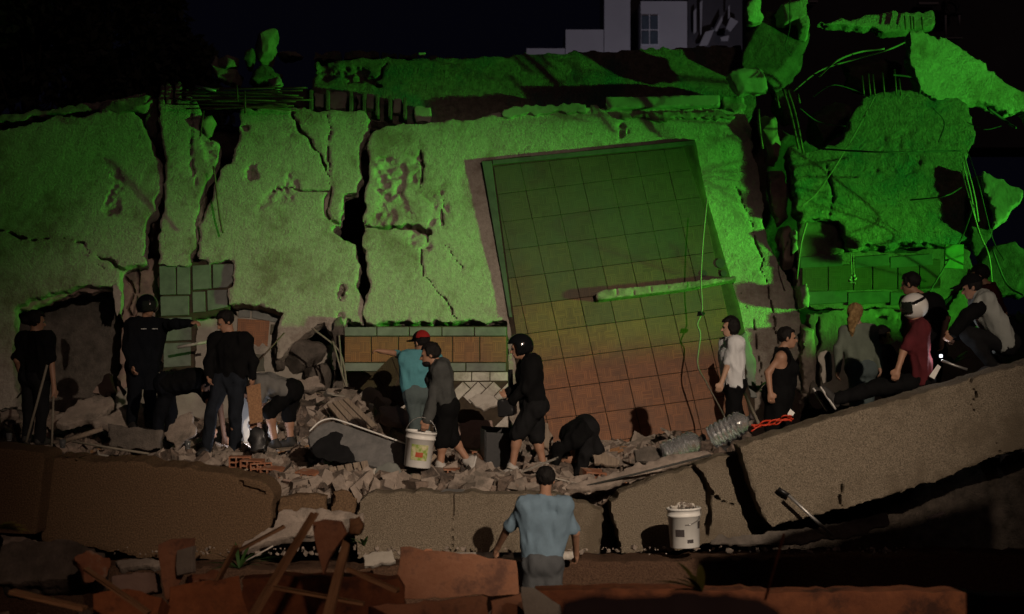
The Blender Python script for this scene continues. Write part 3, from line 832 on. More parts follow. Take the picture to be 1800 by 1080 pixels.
for i, (pts, lab, cat, dd, mt) in enumerate([
        ([(1335, 200), (1362, 205), (1372, 260), (1365, 300), (1345, 280)], 'dark broken masonry high in the gap beside the ledge', 'masonry', -0.1, 'plaster_pink'),
        ([(1345, 290), (1372, 280), (1384, 330), (1388, 380), (1368, 400), (1352, 350)], 'brown masonry in the tall gap, level with the top of the panel', 'masonry', -0.08, 'plaster_pink'),
        ([(1360, 400), (1388, 385), (1396, 430), (1398, 470), (1378, 480)], 'brown masonry lower in the tall gap', 'masonry', -0.1, 'plaster_pink'),
        ([(1386, 410), (1398, 402), (1402, 440), (1392, 450)], 'small square stone stuck in the tall gap', 'stone', -0.3, 'plaster_grey'),
        ([(1392, 470), (1402, 462), (1410, 520), (1408, 548), (1396, 530)], 'splintered stone at the bottom of the tall gap', 'stone', -0.2, 'concrete'),
        ([(1410, 545), (1432, 548), (1440, 600), (1432, 690), (1412, 700), (1408, 620)], 'rough stone pier beside the woman in the tank top', 'pier', -0.45, 'concrete'),
        ([(1402, 500), (1418, 500), (1420, 542), (1404, 542)], 'small pale plaster block at the end of the skirting', 'block', -0.5, 'plaster_grey'),
        ([(1312, 0), (1420, 0), (1422, 70), (1400, 130), (1370, 200), (1330, 190), (1300, 120), (1308, 60)], 'tall dark column of rock and mortar rising to the top edge', 'column', 0.2, 'concrete_dark'),  # dark material stands in for the shade on this column
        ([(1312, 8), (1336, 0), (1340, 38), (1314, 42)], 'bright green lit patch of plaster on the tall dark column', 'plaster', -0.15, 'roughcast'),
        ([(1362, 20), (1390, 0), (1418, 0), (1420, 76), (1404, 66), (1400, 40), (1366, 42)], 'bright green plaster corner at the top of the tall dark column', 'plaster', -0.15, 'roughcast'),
        ([(1275, 132), (1335, 120), (1342, 124), (1350, 160), (1300, 168), (1285, 150)], 'squared block hanging over the end of the ledge', 'block', -0.35, 'plaster_grey'),
        ([(1424, 196), (1470, 176), (1496, 196), (1482, 236), (1440, 258), (1420, 240)], 'dark boulder jammed behind the two long rods', 'boulder', 0.5, 'concrete_dark'),
        ([(1355, 150), (1385, 140), (1410, 170), (1400, 215), (1365, 220)], 'dark boulder under the tall dark column', 'boulder', 0.4, 'concrete_dark'),
        ([(1480, 110), (1540, 100), (1590, 112), (1585, 150), (1520, 168), (1486, 150)], 'black mass of stone under the flat green skyline slab', 'boulder', 1.3, 'concrete_dark'),
        ([(1716, 420), (1760, 410), (1806, 440), (1806, 520), (1740, 520), (1718, 480)], 'dark broken wall below the diamond-shaped fragment', 'masonry', 0.1, 'concrete_dark'),
        ([(1700, 300), (1730, 300), (1740, 420), (1720, 460), (1705, 420)], 'dark broken wall end beside the hanging cables', 'wall', -0.4, 'concrete_dark')]):
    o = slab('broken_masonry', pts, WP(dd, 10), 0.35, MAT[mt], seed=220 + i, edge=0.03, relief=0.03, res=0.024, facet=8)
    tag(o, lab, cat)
o = slab('slanting_roof_slab', [(1592, 60), (1615, 58), (1650, 70), (1700, 100), (1760, 150), (1815, 175), (1815, 230), (1795, 200), (1766, 205), (1720, 185), (1690, 190), (1640, 185), (1612, 165), (1596, 120)], Plane(1690, 130, 28.2, 18, 12), 0.25, MAT['roughcast'], seed=241, edge=0.04, relief=0.03)
tag(o, 'bright green slab sloping down to the top corner, beside the rounded block', 'roof slab')
o = slab('roof_edge_slab', [(1432, 44), (1500, 40), (1520, 30), (1640, 24), (1642, 50), (1600, 58), (1560, 62), (1500, 50)], Plane(1550, 45, 30, 18), 0.25, MAT['roughcast'], seed=243, edge=0.02, relief=0.012)
tag(o, 'flat bright green slab edge high on the skyline, with short rods', 'roof slab')
o = slab('tilted_wall_fragment', [(1728, 300), (1798, 340), (1790, 360), (1745, 404), (1738, 352), (1726, 340)], WP(-0.7, 18, -6, px=1760), 0.18, MAT['plaster_grey'], seed=245, edge=0.02, relief=0.012)
tag(o, 'pale diamond-shaped wall fragment hanging in the dark beside the cables', 'wall fragment')
for i, x in enumerate((1515, 1526, 1534, 1551, 1572, 1580)):
    o = rod('starter_bar', [P(x, [133, 130, 131, 128, 122, 138][i], 26.3), P(x + 4, 168, 26.2)], 0.011, MAT['rebar'])
    tag(o, ['first', 'second', 'third', 'fourth', 'tallest fifth', 'last short'][i] + ' starter bar along the top of the rounded wall block', 'rod', 'starter bars on the rounded block')
for i, x in enumerate((1590, 1600, 1605, 1620)):
    o = rod('starter_bar', [P(x, 28 + i, 29.7), P(x + 2, 52, 29.6)], 0.012, MAT['rebar'])
    tag(o, ['first', 'second', 'third', 'fourth'][i] + ' short rod on the flat green slab edge on the skyline', 'rod', 'rods on the skyline slab')
for i, pts in enumerate([[(1376, 155), (1390, 200), (1404, 262)], [(1383, 155), (1398, 200), (1412, 270)], [(1364, 165), (1370, 190)], [(1333, 192), (1336, 230), (1341, 262)], [(1402, 165), (1406, 182)]]):
    o = rod('bare_rod', [P(x, y, 26.3) for x, y in pts], 0.017, MAT['rebar'], sub=3)
    tag(o, ['nearer of two long rods standing from the corner of the rounded block', 'farther of two long rods standing from the corner of the rounded block', 'short rod by the hanging squared block', 'thin pale rod hanging below the end of the ledge', 'stub of rod above the two long rods'][i], 'rod')
CB = [([(1395, 160), (1440, 125), (1500, 105), (1560, 88), (1590, 75)], 0.013, 'pale', 'straight pale cable crossing the dark gap below the skyline'),
      ([(1440, 135), (1470, 108), (1510, 92), (1555, 86)], 0.014, 'pale', 'arched thin cable above the straight pale cable'),
      ([(1570, 132), (1600, 136), (1616, 150), (1616, 166)], 0.014, 'dark', 'dark looped cable on top of the rounded block'),
      ([(1538, 170), (1500, 240), (1470, 290), (1435, 340), (1408, 364)], 0.009, 'pale', 'thin line stretched diagonally across the rounded block'),
      ([(1418, 392), (1408, 430), (1401, 490)], 0.012, 'pale', 'pale cable hanging down the edge of the smooth panel'),
      ([(1692, 286), (1706, 340), (1718, 400), (1738, 450), (1744, 500)], 0.012, 'pale', 'longest of the cables hanging by the diamond-shaped fragment'),
      ([(1695, 275), (1712, 340), (1720, 390)], 0.012, 'pale', 'second of the hanging cables by the diamond-shaped fragment'),
      ([(1690, 300), (1704, 350), (1722, 410), (1730, 430)], 0.01, 'pale', 'third of the hanging cables by the diamond-shaped fragment'),
      ([(1700, 264), (1722, 330), (1745, 420), (1765, 458)], 0.007, 'dark', 'thin dark wire sagging past the diamond-shaped fragment'),
      ([(1440, 262), (1560, 268), (1690, 265)], 0.012, 'dark', 'dark wire stretched level across the rounded block'),
      ([(1700, 215), (1730, 228), (1760, 222)], 0.006, 'dark', 'fine wire drooping from the slanting green slab'),
      ([(1736, 190), (1770, 215), (1785, 225)], 0.02, 'dark', 'dark rod sticking out under the slanting green slab'),
      ([(1388, 0), (1388, 50), (1380, 80), (1390, 98)], 0.007, 'dark', 'fine wire hanging down the tall dark column')]
CB += [([(1430, 170), (1462, 150), (1500, 158), (1530, 172)], 0.008, 'dark', 'sagging wire over the dark boulder behind the two long rods'),
       ([(1405, 190), (1440, 215), (1486, 222)], 0.008, 'dark', 'wire lying across the dark boulder behind the two long rods'),
       ([(1690, 330), (1660, 345), (1600, 352)], 0.010, 'dark', 'rod end reaching over the rounded block from the cables'),
       ([(1712, 360), (1690, 420), (1660, 470), (1630, 520)], 0.010, 'dark', 'slack wire slanting down past the green board'),
       ([(1640, 190), (1660, 215), (1650, 250)], 0.010, 'dark', 'short loop of wire on the shoulder of the rounded block'),
       ([(1745, 440), (1770, 500), (1800, 520)], 0.014, 'dark', 'thick dark cable in the corner behind the crouching man')]
for pts, r, c, lab in CB:
    o = rod('hanging_cable', [P(x, y, 25.75 + 0.35 * math.sin(x * 0.7)) for x, y in pts], r, MAT['cable_' + c], sub=6)
    tag(o, lab, 'cable')
# ornament hanging on strings and green sign board
o = empty('hanging_bundle', P(1498, 492, 25.7))
for dx in (-2, 2): rod('string', [P(1498 + dx, 446, 25.7), P(1499 + dx, 484, 25.7)], 0.008, MAT['cable_pale'], o)
for k in range(6): add('knot', chunk_mesh('knot', 300 + k, 12), MAT['plaster_grey'], o, Matrix.Translation(P(1498 + random.uniform(-5, 6), 484 + k * 3, 25.7)) @ Matrix.Scale(0.055, 4))
tag(o, 'small tangled bundle hanging on two strings before the wooden strip', 'bundle')
o = board('hanging_board', [(1660, 430), (1693, 430), (1692, 474), (1659, 472)], WP(-1.2, 5, 10, px=1675, py=450), 0.03, MAT['leaf'])
tag(o, 'dark green square board hanging beside the cables', 'board')

# ---- the tilted parquet panel
PP = Plane(1070, 520, 26.60, 13, 0, 7.5)
PANEL = [(845, 284), (1222, 247), (1240, 340), (1284, 490), (1300, 540), (1322, 640), (1330, 740), (1180, 820), (935, 820), (905, 640), (893, 560)]
o = slab('tilted_floor_panel', PANEL, PP, 0.14, MAT['grout'], res=0.035, edge=0.004, relief=0.002, seed=251)
tag(o, 'large tilted panel of parquet floor leaning on the wall', 'floor panel')
TILTED = o


def clip_poly(sub, clip):
    out = sub
    n = len(clip)
    area = sum(clip[i][0] * clip[(i + 1) % n][1] - clip[(i + 1) % n][0] * clip[i][1] for i in range(n))
    cl = clip if area > 0 else clip[::-1]
    for i in range(n):
        a, b = cl[i], cl[(i + 1) % n]
        inp, out = out, []
        if not inp: return []
        def side(p): return (b[0] - a[0]) * (p[1] - a[1]) - (b[1] - a[1]) * (p[0] - a[0])
        for j in range(len(inp)):
            p, q = inp[j - 1], inp[j]
            sp_, sq = side(p), side(q)
            if sq >= 0:
                if sp_ < 0:
                    t = sp_ / (sp_ - sq); out.append((p[0] + (q[0] - p[0]) * t, p[1] + (q[1] - p[1]) * t))
                out.append(q)
            elif sp_ >= 0:
                t = sp_ / (sp_ - sq); out.append((p[0] + (q[0] - p[0]) * t, p[1] + (q[1] - p[1]) * t))
    return out


def parea(p):
    return abs(sum(p[i - 1][0] * p[i][1] - p[i][0] * p[i - 1][1] for i in range(len(p)))) / 2


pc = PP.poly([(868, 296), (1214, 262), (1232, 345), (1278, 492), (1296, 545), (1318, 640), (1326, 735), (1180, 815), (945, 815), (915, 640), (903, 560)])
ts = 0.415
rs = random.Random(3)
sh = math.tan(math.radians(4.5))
mats_t = [MAT['parquet'], MAT['parquet_worn_dim']]
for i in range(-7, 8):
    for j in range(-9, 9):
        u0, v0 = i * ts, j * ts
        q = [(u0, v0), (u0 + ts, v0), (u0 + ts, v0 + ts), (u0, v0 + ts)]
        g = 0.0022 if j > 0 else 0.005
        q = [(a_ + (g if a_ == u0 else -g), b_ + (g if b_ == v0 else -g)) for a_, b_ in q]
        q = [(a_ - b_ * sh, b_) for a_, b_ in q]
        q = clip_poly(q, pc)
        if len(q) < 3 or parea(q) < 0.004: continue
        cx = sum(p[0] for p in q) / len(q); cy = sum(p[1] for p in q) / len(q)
        board('parquet_tile', q, PP, 0.016 + rs.uniform(-.003, .003), MAT['parquet_%d' % int(max(0, min(6, round((0.75 - cy) / 1.9 * 6 + rs.uniform(-.6, .6)))))], TILTED, 0.002, 0.07, uv=True)  # rows graded from dark to warm, copying the fall of light on the panel
# border strips of the panel
board('border_strip', [(847, 287), (864, 286), (900, 560), (895, 560)], PP, 0.018, MAT['border_dark'], TILTED, 0.003, 0.07)
board('border_strip', [(866, 285), (1220, 250), (1222, 258), (866, 293)], PP, 0.018, MAT['border_dark'], TILTED, 0.003, 0.07)
# brick strip stuck on the panel
SP = Plane(1150, 515, 26.44, 13, 0, 0)
o = slab('masonry_rib', [(1046, 518), (1060, 512), (1180, 501), (1292, 488), (1294, 494), (1200, 512), (1060, 529), (1048, 530)], SP, 0.2, MAT['concrete'], res=0.02, edge=0.004, relief=0.003, seed=253,
         cracks=[([(1110, 504), (1112, 524)], 0.008, 0.02), ([(1142, 500), (1144, 520)], 0.008, 0.02), ([(1172, 498), (1174, 516)], 0.008, 0.02), ([(1085, 506), (1087, 528)], 0.008, 0.02)])
tag(o, 'slim pale masonry rib sticking out of the tilted parquet panel', 'masonry')
for k, (x, y, r) in enumerate([(1265, 466, 9), (1271, 484, 6), (1236, 484, 6)]):
    p = PP.hit(x, y); rr = r / F * 26
    board('round_hole_plate', [(p[0] + rr * math.cos(a_ * math.pi / 8), p[1] + rr * math.sin(a_ * math.pi / 8)) for a_ in range(16)], PP, 0.012, MAT['cable_dark'], TILTED, 0.002, 0.088, uv=True)
# cable down the panel
o = rod('yellow_cable', [P(1243, 350, 25.75), P(1236, 420, 25.7), P(1232, 490, 25.65), P(1234, 545, 25.6), P(1226, 570, 25.5), P(1231, 590, 25.5), P(1226, 640, 25.4), P(1240, 670, 25.2), P(1262, 710, 24.9), P(1278, 742, 24.4)], 0.011, MAT['cable_pale'], sub=5)
tag(o, 'pale cable running down the tilted parquet panel to the boy', 'cable')
o = add('cable_plug', chunk_mesh('cable_plug', 12, 14), MAT['black_plastic'], None, Matrix.Translation(P(1233, 551, 25.5)) @ Matrix.Diagonal((0.13, 0.08, 0.09, 1)))
tag(o, 'black plug clamped on the pale cable', 'plug')
o = rod('leaning_pole', [P(1308, 690, 24.0), P(1335, 748, 23.2)], 0.02, MAT['cable_pale'])
tag(o, 'thin pale stick leaning between the boy and the woman in the tank top', 'stick')

# ---- upturned floor strip with white tiles, behind the bucket carrier
LP = Plane(750, 620, 25.9, 10)
o = slab('upturned_floor_strip', [(606, 576), (700, 574), (892, 574), (895, 660), (895, 760), (690, 760), (700, 690), (640, 655), (606, 655)], LP, 0.12, MAT['grout'], res=0.035, edge=0.01, relief=0.004, seed=255)
tag(o, 'upturned strip of parquet and white tiles behind the man with the bucket', 'floor slab')
UP = o
for k in range(5): board('border_tile', [(607 + k * 57, 577), (662 + k * 57, 577), (662 + k * 57, 592), (607 + k * 57, 592)], LP, 0.022 + k % 2 * .003, MAT['tile_grey'], UP, 0.003, 0.06)
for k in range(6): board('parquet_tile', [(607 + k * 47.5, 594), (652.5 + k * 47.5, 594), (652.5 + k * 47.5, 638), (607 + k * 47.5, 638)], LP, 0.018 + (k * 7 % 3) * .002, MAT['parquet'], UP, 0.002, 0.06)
for k in range(4): board('skirting', [(607 + k * 71, 640), (676 + k * 71, 640), (676 + k * 71, 654), (607 + k * 71, 654)], LP, 0.026, MAT['tile_grey'], UP, 0.003, 0.06)
for k in range(6): board('white_tile', [(702 + k * 32, 656), (732.5 + k * 32, 656), (732.5 + k * 32, 671), (702 + k * 32, 671)], LP, 0.02 + (k % 3) * .002, MAT['tile_white'], UP, 0.003, 0.06)
wc = LP.poly([(700, 673), (893, 673), (893, 752), (702, 752)])
tl, tw = 0.30, 0.15
rs = random.Random(9)
c45 = math.sqrt(.5)
for i in range(-14, 14):
    for j in range(-10, 12):
        ou, ov = LP.hit(800, 712)
        a0, b0 = i * tl + (j % 2) * tl / 2, j * tw
        q = [(a0 + .006, b0 + .006), (a0 + tl - .006, b0 + .006), (a0 + tl - .006, b0 + tw - .006), (a0 + .006, b0 + tw - .006)]
        q = [(ou + (x - y) * c45, ov + (x + y) * c45) for x, y in q]
        q = clip_poly(q, wc)
        if len(q) < 3 or parea(q) < 0.006: continue
        cy = sum(p[1] for p in q) / len(q)
        if rs.random() < (0.08 if cy > ov else 0.35): continue
        board('white_tile', q, LP, 0.02 + rs.uniform(-.004, .004), MAT['tile_white'], UP, 0.003, 0.06, uv=True)

# ---- tile patches under the narrow strip and the cracked slab
TP = WP(-0.02, 12)
o = slab('tiled_patch', [(279, 468), (330, 463), (415, 463), (413, 498), (404, 512), (404, 546), (380, 556), (345, 560), (342, 650), (285, 655)], TP, 0.14, MAT['grout'], res=0.03, edge=0.02, relief=0.006, seed=257)
tag(o, 'patch of grey-green tiles behind the pointing arm of the officer', 'tile patch')
for q in [[(282, 471), (310, 467), (311, 520), (283, 521)], [(313, 467), (336, 466), (336, 520), (313, 520)], [(284, 524), (334, 523), (334, 556), (285, 558)], [(340, 470), (372, 468), (373, 510), (341, 512)],
          [(376, 468), (412, 467), (411, 498), (400, 508), (376, 509)], [(340, 516), (362, 515), (363, 550), (341, 552)], [(366, 513), (402, 512), (401, 542), (367, 549)], [(288, 562), (338, 560), (338, 600), (289, 602)], [(289, 606), (337, 604), (337, 645), (290, 648)]]:
    board('grey_tile', q, TP, 0.02 + random.uniform(0, .008), MAT['tile_grey'], o, 0.003, 0.07)
QP = WP(-0.15, 12, 8, px=450, py=600)
o = slab('broken_floor_corner', [(414, 548), (440, 543), (478, 548), (497, 556), (495, 572), (486, 596), (480, 640), (470, 660), (412, 660)], QP, 0.12, MAT['plaster_grey'], res=0.024, edge=0.012, relief=0.008, seed=259)
tag(o, 'broken corner of wooden floor standing beside the man in black', 'floor slab')
for q, m_ in [([(418, 562), (474, 566), (470, 612), (416, 610)], 'parquet'), ([(420, 548), (440, 547), (440, 560), (419, 560)], 'tile_grey'), ([(443, 547), (494, 558), (492, 570), (443, 561)], 'tile_grey'), ([(476, 572), (486, 573), (482, 590), (475, 590)], 'parquet_worn_dim'), ([(416, 622), (472, 626), (468, 655), (415, 655)], 'parquet_worn_dim')]:
    board('parquet_tile' if 'parq' in m_ else 'border_tile', q, QP, 0.02, MAT[m_], o, 0.003, 0.06)
o = slab('low_back_wall', [(285, 640), (340, 560), (420, 555), (500, 640), (600, 600), (605, 760), (200, 760), (205, 690)], WP(0.1, 8), 0.2, MAT['plaster_grey'], seed=261, edge=0.05, relief=0.05, res=0.04)
tag(o, 'low dark wall behind the bending workers', 'wall')
o = rod('white_rail', [P(312, 611, 26.0), P(376, 599, 26.0)], 0.022, MAT['tile_white'])
tag(o, 'thin white rail behind the man in black', 'rail')
o = slab('broken_column_core', [(590, 560), (606, 555), (610, 600), (604, 650), (612, 700), (590, 705), (585, 640), (580, 600)], WP(-0.35, 6), 0.3, MAT['concrete_dark'], seed=263, edge=0.06, relief=0.06, res=0.024)
tag(o, 'crumbled upright column core beside the wooden strip, wrapped in cables', 'column')
for i, pts in enumerate([[(548, 577), (590, 610), (604, 640), (612, 705)], [(596, 590), (600, 640), (606, 690)], [(585, 600), (602, 660), (618, 706)]]):
    o = rod('loose_wire', [P(x, y, 25.3 - .02 * i) for x, y in pts], 0.014, MAT['cable_pale'], sub=4)
    tag(o, ['long slanting wire across the crumbled column core', 'straight wire down the crumbled column core', 'short curved wire on the crumbled column core'][i], 'wire')
for i, (pts, lab, dd) in enumerate([([(500, 600), (520, 596), (560, 600), (578, 612), (560, 650), (510, 660), (498, 640)], 'dark boulder of concrete under the cracked slab', -0.3),
                                    ([(530, 650), (575, 640), (590, 660), (580, 690), (540, 690)], 'dark lump of concrete at the foot of the column core', -0.5),
                                    ([(482, 612), (496, 600), (504, 660), (488, 665)], 'upright dark shard beside the broken floor corner', -0.3)]):
    o = slab('concrete_boulder', pts, WP(dd, 0), 0.4, MAT['concrete_dark'], seed=270 + i, edge=0.03, relief=0.04, res=0.024, facet=9)
    tag(o, lab, 'boulder')

# ================================================================== FALLEN PARAPET IN FRONT
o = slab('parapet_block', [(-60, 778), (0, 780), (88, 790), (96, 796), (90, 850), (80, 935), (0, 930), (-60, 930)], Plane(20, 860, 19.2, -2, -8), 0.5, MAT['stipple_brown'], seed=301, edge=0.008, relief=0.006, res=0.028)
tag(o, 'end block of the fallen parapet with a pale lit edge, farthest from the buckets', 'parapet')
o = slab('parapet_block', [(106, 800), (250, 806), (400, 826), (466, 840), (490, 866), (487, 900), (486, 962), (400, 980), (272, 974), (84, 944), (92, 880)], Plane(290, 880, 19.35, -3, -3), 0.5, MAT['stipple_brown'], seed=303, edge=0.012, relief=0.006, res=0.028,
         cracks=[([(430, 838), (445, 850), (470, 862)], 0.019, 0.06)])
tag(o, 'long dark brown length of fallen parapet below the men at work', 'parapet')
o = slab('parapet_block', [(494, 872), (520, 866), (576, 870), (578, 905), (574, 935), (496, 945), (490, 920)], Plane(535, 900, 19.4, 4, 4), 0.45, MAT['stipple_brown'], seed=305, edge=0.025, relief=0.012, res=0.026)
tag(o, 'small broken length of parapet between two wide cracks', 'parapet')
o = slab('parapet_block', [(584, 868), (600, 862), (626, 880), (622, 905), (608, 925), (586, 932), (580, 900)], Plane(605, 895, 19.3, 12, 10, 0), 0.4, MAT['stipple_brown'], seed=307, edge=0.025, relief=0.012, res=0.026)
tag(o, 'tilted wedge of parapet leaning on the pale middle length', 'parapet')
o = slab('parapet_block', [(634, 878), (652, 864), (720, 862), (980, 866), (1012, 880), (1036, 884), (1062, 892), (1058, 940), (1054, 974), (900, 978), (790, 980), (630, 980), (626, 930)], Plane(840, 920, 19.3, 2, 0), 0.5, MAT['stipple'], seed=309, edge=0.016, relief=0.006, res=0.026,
         cracks=[([(797, 864), (797, 920), (796, 980)], 0.009, 0.05)])
tag(o, 'pale stippled middle length of fallen parapet behind the man in blue', 'parapet')
o = slab('parapet_block', [(1070, 880), (1085, 862), (1120, 848), (1160, 832), (1210, 818), (1250, 802), (1285, 796), (1340, 800), (1350, 935), (1240, 952), (1180, 966), (1086, 972), (1082, 930), (1072, 905)], Plane(1200, 890, 19.5, 1, 2), 0.45, MAT['stipple'], seed=311, edge=0.016, relief=0.006, res=0.026,
         cracks=[([(1208, 815), (1232, 832), (1240, 860), (1246, 895), (1244, 935)], 0.026, 0.25), ([(1240, 850), (1260, 872), (1285, 888), (1305, 890)], 0.014, 0.12)])
tag(o, 'cracked stippled length of parapet behind the bucket of rubble', 'parapet')
o = slab('parapet_block', [(1291, 782), (1400, 748), (1600, 690), (1800, 634), (2150, 538), (2150, 660), (1800, 784), (1740, 800), (1650, 838), (1560, 866), (1480, 890), (1348, 922), (1332, 900), (1310, 840)], Plane(1550, 780, 19.15, 0, 0), 0.55, MAT['stipple'], seed=313, edge=0.014, jag=1.1, relief=0.006, res=0.026,
         cracks=[([(1700, 664), (1706, 690), (1698, 712), (1704, 730)], 0.012, 0.08), ([(1470, 892), (1464, 870), (1472, 850)], 0.012, 0.1), ([(1735, 765), (1742, 790), (1748, 800)], 0.012, 0.1)])
tag(o, 'great leaning length of parapet on which the rescuers sit', 'parapet')
# pale mortar bed on top of the cracked parapet
o = slab('mortar_bed', [(985, 862), (1040, 845), (1100, 826), (1160, 808), (1240, 795), (1250, 802), (1200, 818), (1120, 842), (1060, 858), (1000, 866)], Plane(1120, 832, 19.55, 55), 0.08, MAT['concrete'], seed=315, edge=0.02, relief=0.02, res=0.024)
tag(o, 'grey gritty mortar bed along the top of the cracked parapet', 'mortar')
o = board('parapet_cap', [(380, 170), (1, 1), (2, 2)], Plane(900, 540, 10), 0.01, MAT['concrete']) if False else None

# wall added out of view on the right: it keeps the work light off the floor
o = slab('added_light_blocker', [(1868, 345), (1960, 330), (2040, 290), (2200, 240), (2500, 160), (2500, 1480), (1868, 1480)], Plane(2000, 540, 12.0), 0.3, MAT['orange_paint'], res=0.05, edge=0.05, relief=0.01, seed=391)
tag(o, 'tall orange wall piece added out of view to keep the work light off the floor', 'wall')

# ================================================================== BACKGROUND
o = empty('far_house', P(1090, 100, 62))
fp = Plane(1100, 60, 62)
def far_part(name, pts, dd, mt, th=3.0, parent=None, w=0):
    p = Plane(1100, 60, 62 + dd)
    return board(name, pts, p, th, MAT[mt], parent, 0.01, -th)
far_part('wall', [(1126, 2), (1208, 2), (1208, 200), (1126, 200)], 0, 'far_wall', parent=o)
far_part('wall', [(1062, -40), (1108, -40), (1108, 200), (1062, 200)], 0.6, 'far_wall', parent=o)
far_part('wall', [(994, 52), (1061, 52), (1061, 200), (994, 200)], 0.4, 'far_wall', parent=o)
far_part('wall', [(925, 85), (993, 85), (993, 200), (925, 200)], 0.2, 'far_wall', parent=o)
far_part('stair_shaft', [(1108, -40), (1126, -40), (1126, 200), (1108, 200)], 1.5, 'far_wall_dark', parent=o)
wf = far_part('window', [(1126.5, 26), (1158, 26), (1158, 80), (1126.5, 80)], -0.05, 'far_white', 0.06, parent=o)
for x0, x1 in ((1128.5, 1141), (1143.5, 1156.5)):
    for y0, y1 in ((28, 52), (55, 78)):
        p = Plane(1100, 60, 61.93)
        pn = board('pane', [(x0, y0), (x1, y0), (x1, y1), (x0, y1)], p, 0.03, MAT['glass_dark'], wf, 0)
tag(o, 'grey stepped far house with a four-pane window, on the skyline', 'house')
o = empty('far_tower', P(1265, 60, 66))
far_part('wall', [(1209, -60), (1320, -60), (1320, 220), (1209, 220)], 4, 'far_wall_dark', parent=o)
for k, q in enumerate([[(1219, 20), (1224, 14), (1224, 56), (1219, 60)], [(1230, 5), (1235, 0), (1233, 60), (1231, 62)], [(1228, 82), (1240, 56), (1256, 52), (1244, 80)], [(1256, 52), (1270, 26), (1270, 36), (1260, 56)],
                       [(1276, 50), (1284, 30), (1298, 38), (1284, 56)], [(1266, 66), (1282, 62), (1280, 72), (1268, 72)], [(1280, 12), (1283, 8), (1283, 30), (1280, 34)]]):
    far_part('balcony_panel', q, 3.6 - k * .08, 'far_wall', 0.2, parent=o)
tag(o, 'dark tower with slanting pale balcony panels beside the grey house', 'tower')
o = empty('dark_apartment_block', P(1620, 60, 48))
def mid_part(name, pts, D, mt, th=3.0, parent=None):
    return board(name, pts, Plane(1600, 60, D), th, MAT[mt], parent, 0.01, -th)
mid_part('wall', [(1330, -60), (1900, -60), (1900, 260), (1330, 260)], 48, 'far_wall_dark', parent=o)
for q in ([(1615, 4), (1650, 4), (1650, 8), (1615, 8)], [(1420, 1), (1438, 1), (1438, 4), (1420, 4)], [(1660, 66), (1692, 66), (1692, 68), (1660, 68)]):
    mid_part('ledge', q, 47.6, 'far_wall', 0.3, parent=o)
tag(o, 'nearly black apartment block behind the top of the ruin', 'apartment block')
o = empty('air_conditioner', P(1677, 28, 47.3))
mid_part('casing', [(1661, 0), (1692, 0), (1692, 25), (1661, 25)], 47.3, 'far_wall_dark', 0.4, parent=o)
pc_ = P(1675, 12, 47.2)
fanv = [pc_ + Vector((0.16 * math.cos(t * math.pi / 12), 0, 0.16 * math.sin(t * math.pi / 12))) for t in range(24)]
rod('fan_ring', fanv + [fanv[0]], 0.02, MAT['cable_dark'], o)
rod('bracket', [P(1662, 27, 47.2), P(1662, 66, 47.3)], 0.03, MAT['far_wall'], o); rod('bracket', [P(1686, 27, 47.2), P(1686, 45, 47.3)], 0.03, MAT['far_wall'], o)
tag(o, 'air conditioner box on the dark apartment block', 'air conditioner')


def leaf_cloud(name, centers, n, size, mat, parent, seed):
    rg = np.random.default_rng(seed)
    V = []; Q = []
    cs = np.array([c[:3] for c in centers]); rr = np.array([c[3] for c in centers])
    k = rg.integers(0, len(cs), n)
    d = rg.normal(size=(n, 3)); d /= np.linalg.norm(d, axis=1)[:, None]
    p = cs[k] + d * (rr[k] * rg.uniform(0.35, 1.0, n) ** 0.6)[:, None]
    a = rg.normal(size=(n, 3)); a /= np.linalg.norm(a, axis=1)[:, None]
    b = np.cross(a, rg.normal(size=(n, 3))); b /= np.linalg.norm(b, axis=1)[:, None]
    s = size * rg.uniform(0.6, 1.4, n)[:, None]
    v = np.stack([p - a * s, p + b * s * 0.45, p + a * s, p - b * s * 0.45], 1).reshape(-1, 3)
    return add(name, np_mesh(name, v, np.arange(n * 4).reshape(-1, 4), False), mat, parent)


for k, (px, lab, sd) in enumerate([(60, 'dark broad tree filling the top corner behind the wide wall', 1), (260, 'smaller dark tree between the broad tree and the column stump', 2)]):
    D = 52 + k * 4
    base = P(px, 300, D); base.z = 0
    o = empty('tree', base)
    top = P(px, 60, D)
    tr = [base, base + Vector((0.15, 0, 2.5)), base + Vector((-0.1, 0.1, 5)), top]
    add('trunk', tube_mesh('trunk', curve_pts(tr, 5), 0.32, 8, 0.08), MAT['bark'], o)
    rs = random.Random(sd); cen = []
    for i in range(14):
        c = P(px + rs.uniform(-150, 130) * (1 - .35 * k), rs.uniform(-30, 190) + 30 * k, D + rs.uniform(-1.5, 1.5))
        cen.append((c.x, c.y, c.z, rs.uniform(0.8, 1.6)))
        rod('branch', [base + (top - base) * rs.uniform(.5, .9), c + Vector((0, 0, -.5)), c], 0.035, MAT['bark'], o, 5, 3)
    leaf_cloud('crown', cen, 9000, 0.19, MAT['leaf_dark'], o, sd)
    tag(o, lab, 'tree')

